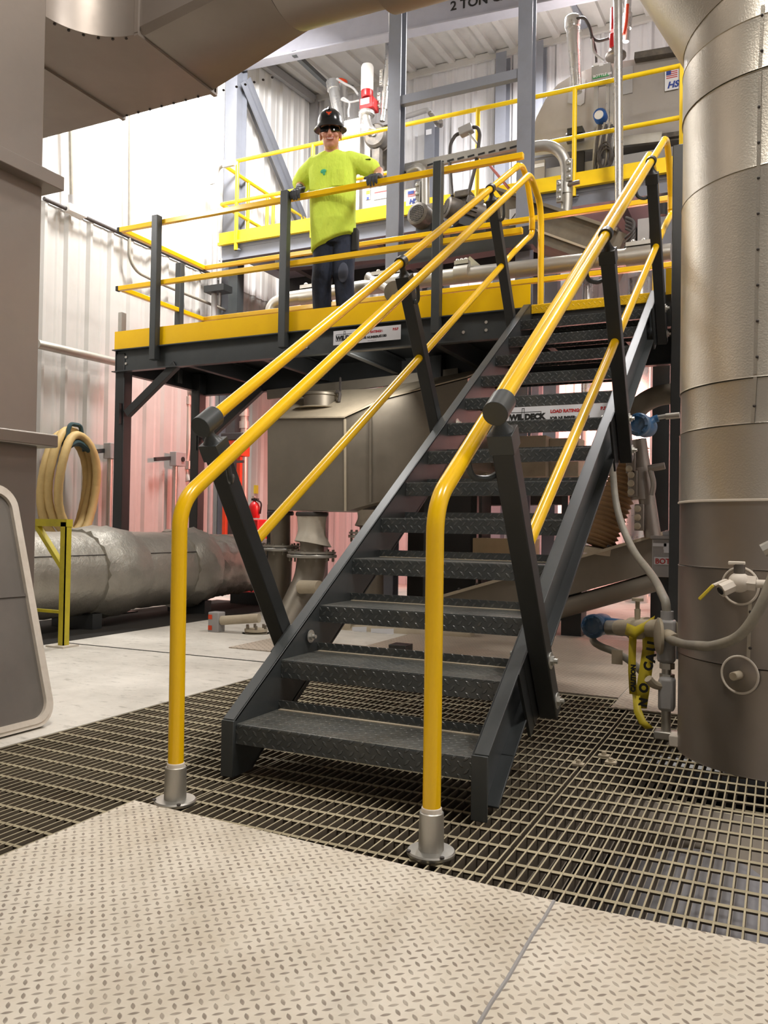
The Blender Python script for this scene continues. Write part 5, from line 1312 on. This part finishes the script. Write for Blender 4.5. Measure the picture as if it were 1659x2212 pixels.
def emb(scale, lift, pts, mat, nm):
    c = hp_(0, .103, hz+.055); nrm = (hf_*.93+hu_*.36).normalized(); u2 = hl_; v2 = nrm.cross(u2)*-1
    if v2.dot(hu_) < 0: v2 = -v2
    MB().prism([(x*scale, y*scale) for x, y in pts], c+nrm*lift, u2, v2, nrm*.004).build(nm, mat, hat, smooth=0)
shield = [(-.9, .75), (-.45, .95), (0, .8), (.45, .95), (.9, .75), (.8, -.15), (.45, -.7), (0, -1), (-.45, -.7), (-.8, -.15)]
emb(.030, .006, shield, 'rubber', 'emblem'); emb(.026, .0085, [(-.85, .6), (-.3, .35), (.3, .35), (.85, .6), (.75, .0), (.4, -.1), (.25, -.7), (-.25, -.7), (-.4, -.1), (-.75, .0)], 'orange', 'emblem')
# glasses, mouth, hair
mb = MB()
for s in (-1, 1):
    mb.loft([[hp_(s*(.004+.066*u+0), .098-.030*u*u+dy, .010+zz*(1-.25*u)) for dy, zz in ((0, -.022), (.006, -.018), (.006, .020), (0, .024))] for u in (.05, .3, .55, .8, 1.0)])
    mb.bar(hp_(s*.068, .070, .018), hp_(s*.080, -.01, .014), .004, .008)
mb.bar(hp_(-.012, .104, .018), hp_(.012, .104, .018), .006, .008); mb.build('safety_glasses', 'lens', wk, smooth=40)
mb = MB()
m_ = lambda x: hp_(x, .096-7.0*x*x, -.062+9*x*x)
mb.tube([m_(x)+hu_*.006 for x in (-.030, -.02, -.01, 0, .01, .02, .030)], .0045, 8); mb.tube([m_(x)-hu_*.008 for x in (-.026, -.015, 0, .015, .026)], .005, 8); mo = mb.build('lips', 'lip', wk)
mb = MB(); mb.tube([m_(x)-hu_*.0005+hf_*.0005 for x in (-.022, -.012, 0, .012, .022)], .0042, 8); mb.build('teeth', 'teeth', wk)
mb = MB(); mb.ell(hp_(0, -.030, .025), .080, .082, .075, 24, 14, HM); mb.build('hair', 'hair', wk)
# gloves: palm over the rail, four fingers down its front, thumb to the side
def glove(W0, E0, hx, side, name='glove'):
    mb = MB(); W0 = V(W0); top = 3.624
    fx = V((1, 0, 0)); kn = V((hx, 3.522, top+.024)); wr = V((W0.x*.4+hx*.6, 3.62, W0.z*.5+(top+.05)*.5))
    back = (W0-V(E0)).normalized()
    limb(mb, [W0-back*.045, W0+back*.0, wr], [.037, .034, .035])
    mb.loft([[c+fx*a*w_+V((0, 0, b*h)) for a, b in ((-1, -1), (-.5, -1.2), (.5, -1.2), (1, -1), (1, .6), (.5, 1.1), (-.5, 1.1), (-1, .6))] for c, w_, h in ((wr+V((0, .01, 0)), .034, .018), (lerp(wr, kn, .5), .043, .017), (kn, .044, .014))])
    for i, (o, L) in enumerate(((-.034, .84), (-.0115, 1.0), (.0115, .97), (.034, .78))):
        o *= side; b0 = kn+fx*o+V((0, .012, 0)); r = .0105
        p1 = V((hx+o*1.12, 3.508, top+.010)); p2 = V((hx+o*1.16, 3.502, top+.012-.042*L)); p3 = V((hx+o*1.12, 3.512, top+.012-.072*L))
        limb(mb, [b0, p1, p2, p3], [.0125, .0120, .011, .0095], 10)
    t0 = lerp(wr, kn, .35)-fx*side*.036; limb(mb, [t0, t0+V((-side*.028, -.025, -.004)), t0+V((-side*.040, -.055, -.020))], [.0145, .013, .011], 10)
    return mb.build(name, 'glove', wk, remesh=.0042, smooth=80)
glove(WR, ER, -2.008, -1); glove(WL, EL, -1.292, 1)
# ------------------------------------------------------------------ instruments on the right
def transmitter(q, face, r, label, mat='blue', tilt=0):
    t = thing('transmitter', q, label, 'transmitter', 'blue transmitter heads by the round column')
    f = V(face).normalized(); q = V(q)
    MB().lathe([(r*.9, 0), (r, .01), (r, .10), (r*.92, .115), (r*.92, .13)], q, f*-1, 32).build('head', mat, t)
    mb = MB(); mb.lathe([(r*1.08, 0), (r*1.08, .028), (r*.98, .036), (r*.70, .038), (r*.68, .032), (r*.1, .032)], q-f*.002, f, 32)
    d, x, y = frame(f)
    for k in range(8):
        a = 2*PI*k/8; o = x*math.cos(a)+y*math.sin(a); mb.bar(q+o*r*.98+f*.034, q+o*r*.72+f*.040, .016, .008, f)
    mb.build('screw_cover', mat, t)
    return t
q1 = P(1382, 918, Y=2.75)
t1 = transmitter(q1, (-.22, -.97, .02), .064, 'blue round transmitter head high beside the right handrail')
MB().tube([q1+V((.05, .03, .01)), P(1412, 906, Y=2.8), P(1422, 903, Y=2.8)], .022, 12, .03).build('neck', 'blue', t1)
MB().cyl(P(1415, 903, Y=2.8), P(1440, 899, Y=2.8), .014, n=12).build('stem', 'galv', t1); MB().cyl(P(1438, 900, Y=2.8), P(1468, 897, Y=2.8), .019, n=12).build('fitting', 'galv', t1)
q2 = P(1284, 1352, Y=1.850)
t2 = transmitter(q2, (-.16, -.98, .0), .055, 'blue round transmitter head low on the dusty pipe near the caution tape')
MB().cyl(q2+V((.04, .05, 0)), P(1345, 1356, Y=1.850), .042, n=20).build('neck', 'blue', t2)
MB().cyl(P(1312, 1356, Y=1.840), P(1340, 1356, Y=1.820), .036, n=18).build('collar', 'galv', t2)
MB().tube([q2+V((-.01, .05, -.05)), P(1280, 1385, Y=1.850), P(1296, 1396, Y=1.850), P(1330, 1408, Y=1.850), P(1362, 1428, Y=1.800), P(1385, 1450, Y=1.700)], .018, 12, .06).build('conduit', 'flex', t2)
MB().bar(P(1333, 1404, Y=1.800), P(1333, 1435, Y=1.800), .052, .003, (0, 1, 0)).build('hang_tag', 'dust', t2, smooth=0)
# valve manifold carrying the transmitter
vm = thing('valve_manifold', P(1440, 1580, Z=0), 'dusty pipe manifold with tees and conduit body standing on the grating beside the round column', 'pipe')
ym = P(1441, 1597, Z=0).y
MB().cyl(P(1338, 1356, Y=1.700), P(1450, 1358, Y=ym), .038, n=20).build('pipe', 'dust', vm)
MB().cyl(P(1365, 1357, Y=1.620), P(1400, 1357, Y=1.550), .05, n=18).build('union', 'dust', vm)
MB().bar(P(1402, 1348, Y=1.400), P(1432, 1338, Y=1.400), .018, .02).build('lever', 'dust', vm, smooth=0)
MB().bar(P(1368, 1362, Y=1.420), P(1392, 1372, Y=1.400), .02, .03).build('lever', 'dust', vm, smooth=0)
MB().lathe([(.012, 0), (.014, .05), (.010, .05), (.010, .085), (.026, .087), (.026, .10)], P(1377, 1340, Y=1.550), n=14).build('bleed_valve', 'dust', vm)
a = P(1440, 1430, Y=ym); b = P(1440, 1338, Y=ym)
MB().box((a.x-.035, ym-.035, a.z), (a.x+.035, ym+.035, b.z)).build('conduit_body', 'lgrey', vm, bevel=.012)
MB().lathe([(.075, 0), (.078, .012), (.06, .02)], P(1428, 1375, Y=ym), (-1, -.3, 0), 26).build('flange', 'dust', vm)
MB().cyl(P(1441, 1400, Y=ym), P(1441, 1320, Y=ym), .026, n=16).build('riser', 'lgrey', vm)
MB().cyl((a.x, ym, .03), (a.x, ym, a.z+.02), .019, n=16).build('riser', 'galv', vm)
for py in (1462, 1438): q = P(1441, py, Y=ym); MB().cyl(q-V((0, 0, .012)), q+V((0, 0, .012)), .030, n=6).build('union_nut', 'galv', vm)
a = P(1440, 1535, Y=ym-.02); b = P(1440, 1462, Y=ym-.02); MB().box((a.x-.032, ym-.05, a.z), (a.x+.032, ym+.02, b.z)).build('conduit_body', 'lgrey', vm, bevel=.014)
MB().tube([P(1430, 1482, Y=ym-.03), P(1412, 1480, Y=ym-.06), P(1400, 1466, Y=ym-.08)], .017, 10, .03).build('branch', 'dust', vm)
q = P(1441, 1597, Z=0); MB().box((q.x-.05, q.y-.03, .0), (q.x+.05, q.y+.03, .035)).build('foot_clamp', 'galv', vm, bevel=.006)
tag(MB().box((q.x+.02, q.y-.12, .001), (q.x+.11, q.y-.04, .045)).build('base_block', 'gasket', bevel=.004), 'small white-topped block at the foot of the round column', 'block')
tag(MB().tube([P(1366, 908, Y=2.78), P(1340, 925, Y=2.72), P(1322, 990, Y=2.6), P(1330, 1100, Y=2.3), P(1365, 1190, Y=2.0), P(1412, 1245, Y=1.65), P(1438, 1300, Y=ym), P(1441, 1330, Y=ym)], .0185, 16, .22, 10).build('flexible_conduit', 'flex'), 'long grey flexible conduit hanging from the upper blue transmitter to the manifold', 'conduit')
t = thing('flexible_conduit', P(1450, 1390, Y=1.4), 'dusty flexible conduit sagging from the manifold across the round column', 'conduit')
MB().tube([P(1442, 1378, Y=ym-.04), P(1475, 1392, Y=1.02), P(1540, 1397, Y=.66), P(1600, 1377, Y=.56), P(1645, 1310, Y=.52), P(1672, 1240, Y=.52)], .0165, 16, .3, 10).build('tube', 'flex', t)
q = P(1449, 1376, Y=ym-.05); MB().cyl(q+V((-.03, .05, .01)), q+V((.02, -.04, -.006)), .025, n=14).build('gland', 'dust', t)
# three-way valve on the column
t = thing('ball_valve', P(1595, 1265, Y=.76), 'dusty brass ball valve with a yellow lever on the round column', 'valve')
q = P(1597, 1258, Y=.70)
MB().cyl(q+V((0, -.02, 0)), q+V((0, .13, 0)), .024, n=16).build('nipple', 'gasket', t)
MB().ell(q, .036, .034, .034, 18, 12).build('body', 'gasket', t)
MB().cyl(q, q+V((-.055, -.035, -.028)), .022, .024, n=8).build('port', 'gasket', t); MB().cyl(q+V((-.055, -.035, -.028)), q+V((-.058, -.037, -.030)), .014, n=12).build('port_hole', 'rubber', t)
MB().cyl(q+V((.02, 0, 0)), q+V((.05, 0, -.002)), .027, n=6).build('nut', 'gasket', t); MB().cyl(q+V((.05, 0, -.002)), q+V((.11, .0, -.002)), .014, n=14).build('tube', 'gasket', t); MB().cyl(q+V((.09, 0, -.002)), q+V((.13, 0, -.002)), .026, n=6).build('nut', 'gasket', t)
MB().cyl(q+V((0, 0, .03)), q+V((0, 0, .06)), .018, n=12).build('stem', 'motor', t); MB().box((q.x-.035, q.y-.012, q.z+.058), (q.x+.018, q.y+.012, q.z+.070)).build('stem_handle', 'gasket', t, bevel=.003)
h0 = q+V((-.04, -.01, .008)); h1 = P(1541, 1264, Y=.66); h2 = P(1510, 1295, Y=.66)
MB().bar(h0, h1, .016, .005).build('lever', 'gasket', t, smooth=0); MB().bar(h1, h2, .016, .011).build('lever_grip', 'tape', t, bevel=.003, label='yellow plastic lever grip')
tag(MB().cyl(P(1648, 1190, Y=.6), P(1668, 1180, Y=.6), .022, n=8).build('pipe_fitting', 'galv'), 'bright pipe fitting at the right edge above the ball valve', 'fitting')
# caution tape
t = thing('caution_tape', P(1385, 1450, Y=1.42), 'torn yellow CAUTION tape tied round the dusty pipe and hanging to the grating', 'tape')
def ribbon(pts, w_, wd, nm='strip'):
    rows = []
    for i, p in enumerate(pts):
        p = V(p); s = V(wd[i % len(wd)]).normalized(); rows.append([p-s*w_/2, p, p+s*w_/2])
    return MB().sheet(rows).build(nm, 'tape', t, smooth=60, solid=.0006)
A_ = [P(1368, 1360, Y=1.43), P(1366, 1400, Y=1.42), P(1365, 1450, Y=1.43), P(1368, 1500, Y=1.42)]
ribbon(A_, .034, [(1, -.1, 0), (1, .6, 0), (1, -.2, 0)])
B2 = [P(1402, 1366, Y=1.44), P(1401, 1400, Y=1.44), P(1396, 1440, Y=1.42), P(1390, 1480, Y=1.42), P(1384, 1530, Y=1.42)]
ribbon(B2, .056, [(1, .1, 0), (1, -.3, .1), (1, .4, 0)])
ribbon([P(1374, 1495, Y=1.43), P(1377, 1535, Y=1.38), P(1388, 1560, Y=1.36), P(1403, 1574, Y=1.35)], .034, [(1, 0, .3), (1, .3, .5), (1, -.2, .6)])
ribbon([P(1352, 1358, Y=1.42), P(1372, 1366, Y=1.38), P(1395, 1352, Y=1.38), P(1412, 1342, Y=1.40)], .05, [(.2, 0, 1), (0, .2, 1), (.3, 0, 1)])
mb = MB()
for ch_, px, py, sz in (('U', 1417, 1408, .056), ('A', 1414, 1431, .052), ('C', 1408, 1450, .050), ('O', 1398, 1498, .05), ('N', 1396, 1528, .046)):
    MB().text(ch_, sz, P(px, py, Y=1.395), (.12, 0, 1), (-1, 0, .12), bold=.003).build('letter', 'ink', t, smooth=0)
MB().text('CAUTION', .026, P(1372, 1495, Y=1.40), (0, 0, 1), (-1, 0, 0), bold=.002).build('lettering', 'ink', t, smooth=0)

# ------------------------------------------------------------------ left wall things
wx = XW+.06
def wallp(px, py, off=.0): return P(px, py, X=wx+off)
t = thing('hose_coil', wallp(155, 1000), 'coil of tan suction hose hung on a dark green hook on the left wall', 'hose')
c = wallp(152, 1040, .16)
for k, (ra_, rb_, dy_, dx) in enumerate(((.275, .52, 0, 0), (.245, .50, .02, .085), (.29, .54, -.02, -.06))):
    mb = MB(); pts = [c+V((dx+.02*math.sin(3*a), ra_*math.cos(a)+dy_, rb_*math.sin(a)-.03*k)) for a in [2*PI*i/60 for i in range(61)]]
    N = len(pts); mb.tube(pts, .042, 14, rr=lambda u: .042*(1+.03*(1 if int(round(u*(N-1))) % 2 else -1))); mb.build('hose_loop', 'hose', t, smooth=80)
mb = MB(); h = wallp(162, 945, .2)
mb.tube([h+V((0, -.13, -.13)), h+V((0, -.07, .13)), h+V((0, .07, .13)), h+V((0, .13, -.13))], .022, 8, .04); mb.tube([h+V((.04, -.15, -.12)), h+V((.04, 0, -.04)), h+V((.04, .15, -.12))], .03, 8, .06); mb.box((wx-.03, h.y-.10, h.z-.08), (h.x, h.y+.10, h.z-.02)); mb.build('hook', 'hookgreen', t)
for i, (px0, px1, py, lab) in enumerate(((208, 232, 975, 'left'), (335, 372, 992, 'right'))):
    t = thing('outlet_post', wallp((px0+px1)/2, 1150), 'conduit post with a grey outlet box on the left wall %s' % ('beside the tan hose coil' if i == 0 else 'between the two platform columns'), 'outlet', 'outlet boxes on the left wall')
    a = wallp(px0, py, .05); b = wallp(px1+22, py-4, .05); MB().bar(a, b, .04, .045).build('strut', 'black', t, smooth=0)
    q = wallp(px1+12, py, .10); MB().box((q.x-.05, q.y-.09, q.z-.085), (q.x+.05, q.y+.09, q.z+.085)).build('outlet_box', 'lgrey', t, bevel=.006)
    MB().cyl((q.x+.05, q.y+.03, q.z), (q.x+.06, q.y+.03, q.z), .03, n=16).build('socket', 'rubber', t)
    MB().cyl((q.x-.02, q.y-.02, 0), (q.x-.02, q.y-.02, q.z-.08), .032, n=14).build('post', 'galv', t)
tag(MB().cyl(wallp(80, 743, .10), wallp(255, 783, .10), .045, n=18).build('wall_pipe', 'galv'), 'pale horizontal pipe along the left wall between riser and platform', 'pipe')
tag(MB().tube([wallp(95, 429, .05), wallp(470, 599, .05)], .020, 10).build('wall_conduit', 'cable'), 'thin dark conduit running along the left wall above head height', 'conduit')
t = thing('wall_conduit', wallp(280, 540), 'thin conduit dropping down the left wall then curving along it', 'conduit')
MB().tube([wallp(281, 195, .05), wallp(279, 560, .05), wallp(296, 588, .05), wallp(345, 612, .05), wallp(560, 700, .05)], .018, 10, .35, 10).build('tube', 'flex', t)
t = thing('wall_conduit', wallp(152, 400), 'vertical conduit with fittings on the bright upper left wall beside the riser flange', 'conduit')
MB().cyl(wallp(151, 240, .05), wallp(155, 448, .05), .020, n=10).build('tube', 'flex', t); MB().cyl(wallp(154, 422, .05), wallp(155, 448, .05), .032, n=12).build('fitting', 'lgrey', t); q = wallp(162, 456, .05); MB().box((q.x-.04, q.y-.12, q.z-.04), (q.x+.05, q.y+.12, q.z+.04)).build('conduit_box', 'offwhite', t, bevel=.008)
tag(MB().box((XL-.005-.06, YP0+.10, DZ+.0), (XL-.02, YP0+.16, DZ+.36)).build('strut_stub', 'galv', smooth=0), 'short galvanised strut sticking up behind the left end of the platform toe plate', 'strut')
t = thing('pipe_drop', P(415, 900, Y=6.0), 'grey vertical pipe with bolted couplings left of the rear platform column', 'pipe')
MB().tube([P(408, 1040, Y=5.95), P(400, 1015, Y=5.95), P(407, 960, Y=5.95), P(406, 850, Y=5.95), P(420, 838, Y=5.95), P(428, 850, Y=5.95)], .05, 14, .1).build('tube', 'galv', t)
for py in (866, 1005): q = P(406, py, Y=5.95); MB().cyl(q-V((0, 0, .05)), q+V((0, 0, .05)), .066, n=16).build('coupling', 'galv', t)
t = thing('pipe_drop', P(530, 900, Y=6.3), 'grey vertical pipe with bolted couplings right of the rear platform column', 'pipe')
MB().cyl(P(527, 1110, Y=6.3), P(529, 838, Y=6.3), .05, n=14).build('tube', 'galv', t)
for py in (872, 892, 918): q = P(528, py, Y=6.3); MB().cyl(q-V((0, 0, .045)), q+V((0, 0, .045)), .066, n=16).build('coupling', 'galv', t)
t = thing('tool_stand', P(500, 1010, Y=5.9), 'orange-red and black stand with two legs behind the left handrail post', 'stand')
a = P(482, 985, Y=5.9); b = P(520, 945, Y=5.9); MB().box((a.x, 5.9, a.z), (b.x, 6.1, b.z)).build('case', 'orange', t, bevel=.01); MB().box((a.x-.03, 5.88, b.z-.03), (b.x+.03, 6.12, b.z+.06)).build('cap', 'black', t, bevel=.01)
for px in (487, 516): q = P(px, 1050, Y=6.0); MB().box((q.x-.025, 5.98, 0), (q.x+.025, 6.03, a.z)).build('leg', 'orange', t, smooth=0)
a = P(508, 1000, Y=5.88); MB().box((a.x, 5.87, a.z), (a.x+.12, 5.9, a.z+.03)).build('step', 'cable', t, smooth=0)
a = P(489, 980, Y=5.895); MB().box((a.x, 5.894, a.z), (a.x+.05, 5.8995, a.z+.10)).build('sticker', 'sign', t, smooth=0)
t = thing('fire_extinguisher', P(553, 1125, Y=5.6), 'dark red fire extinguisher standing on a red bracket by the pink wall', 'extinguisher')
q = P(551, 1122, Y=5.6)
MB().lathe([(.06, 0), (.065, .01), (.065, .13), (.045, .17), (.02, .19), (.02, .21)], q, n=24).build('cylinder', 'red', t)
MB().box((q.x-.03, q.y-.02, q.z+.20), (q.x+.05, q.y+.02, q.z+.225)).build('handle', 'black', t, smooth=0); MB().tube([q+V((.02, 0, .21)), q+V((.10, 0, .18)), q+V((.08, 0, .05))], .01, 8, .04).build('hose', 'rubber', t); MB().cyl(q+V((0, -.03, .24)), q+V((0, .0, .24)), .015, n=12).build('gauge', 'zinc', t)
t.location = q; 
for ch in t.children: pass
tag(MB().box((q.x-.12, q.y-.12, 0), (q.x+.12, q.y+.12, q.z-.001)).build('extinguisher_stand', 'red', bevel=.01), 'red pump housing below the fire extinguisher', 'stand')
a = P(560, 1052, Y=7.0); tag(MB().box((XW-.002, P(557, 1050, X=XW+.07).y, P(557, 1066, X=XW+.07).z), (XW+.038, P(557, 1050, X=XW+.07).y+.06, P(557, 1048, X=XW+.07).z)).build('valve_sticker', 'tape', smooth=0), 'small yellow sticker on the pink wall above the extinguisher', 'sticker')
# yellow pipe stand on the concrete
t = thing('pipe_stand', (-2.72, 1.82, 0), 'faded yellow angle-iron stand on the concrete in front of the insulated pipe', 'stand')
bx, by = -2.727, 1.818
zt_ = P(143, 1128, Y=by).z
MB().box((bx-.025, by-.025, .01), (bx+.025, by-.018, zt_)).build('leg', 'limeyellow', t, smooth=0); MB().box((bx+.018, by-.025, .01), (bx+.025, by+.025, zt_)).build('leg', 'limeyellow', t, smooth=0)
MB().box((bx-.9, by-.025, zt_-.03), (bx+.03, by+.03, zt_+.02)).build('top_angle', 'limeyellow', t, smooth=0)
MB().bar((bx-.28, by, zt_-.02), (bx, by, zt_-.33), .04, .03).build('brace', 'limeyellow', t, smooth=0)
MB().box((bx-.9, by-.02, zt_-.62), (bx, by+.0, zt_-.60)).build('cross_rod', 'limeyellow', t, smooth=0)
MB().box((bx-.09, by-.07, 0), (bx+.07, by+.07, .012)).build('foot_plate', 'gasket', t, smooth=0)
for pq in ((112, 742, .30, 0), (70, 1300, 0, 0)): pass
# clips on the grating
for x, y in ((1.06, .86), (1.10, .78), (1.0, .70)):
    mb = MB(); mb.box((x-.02, y-.015, .001), (x+.02, y+.015, .008)); mb.cyl((x, y, .008), (x, y, .02), .009, n=6)
    lab = {.86: 'bolted grating clip farthest from the camera, right of the stairs', .78: 'bolted grating clip in the middle of three right of the stairs', .70: 'bolted grating clip nearest the camera, right of the stairs'}[y]
    tag(mb.build('grating_clip', 'dust', smooth=0), lab, 'clip', 'bolted clips on the grating')
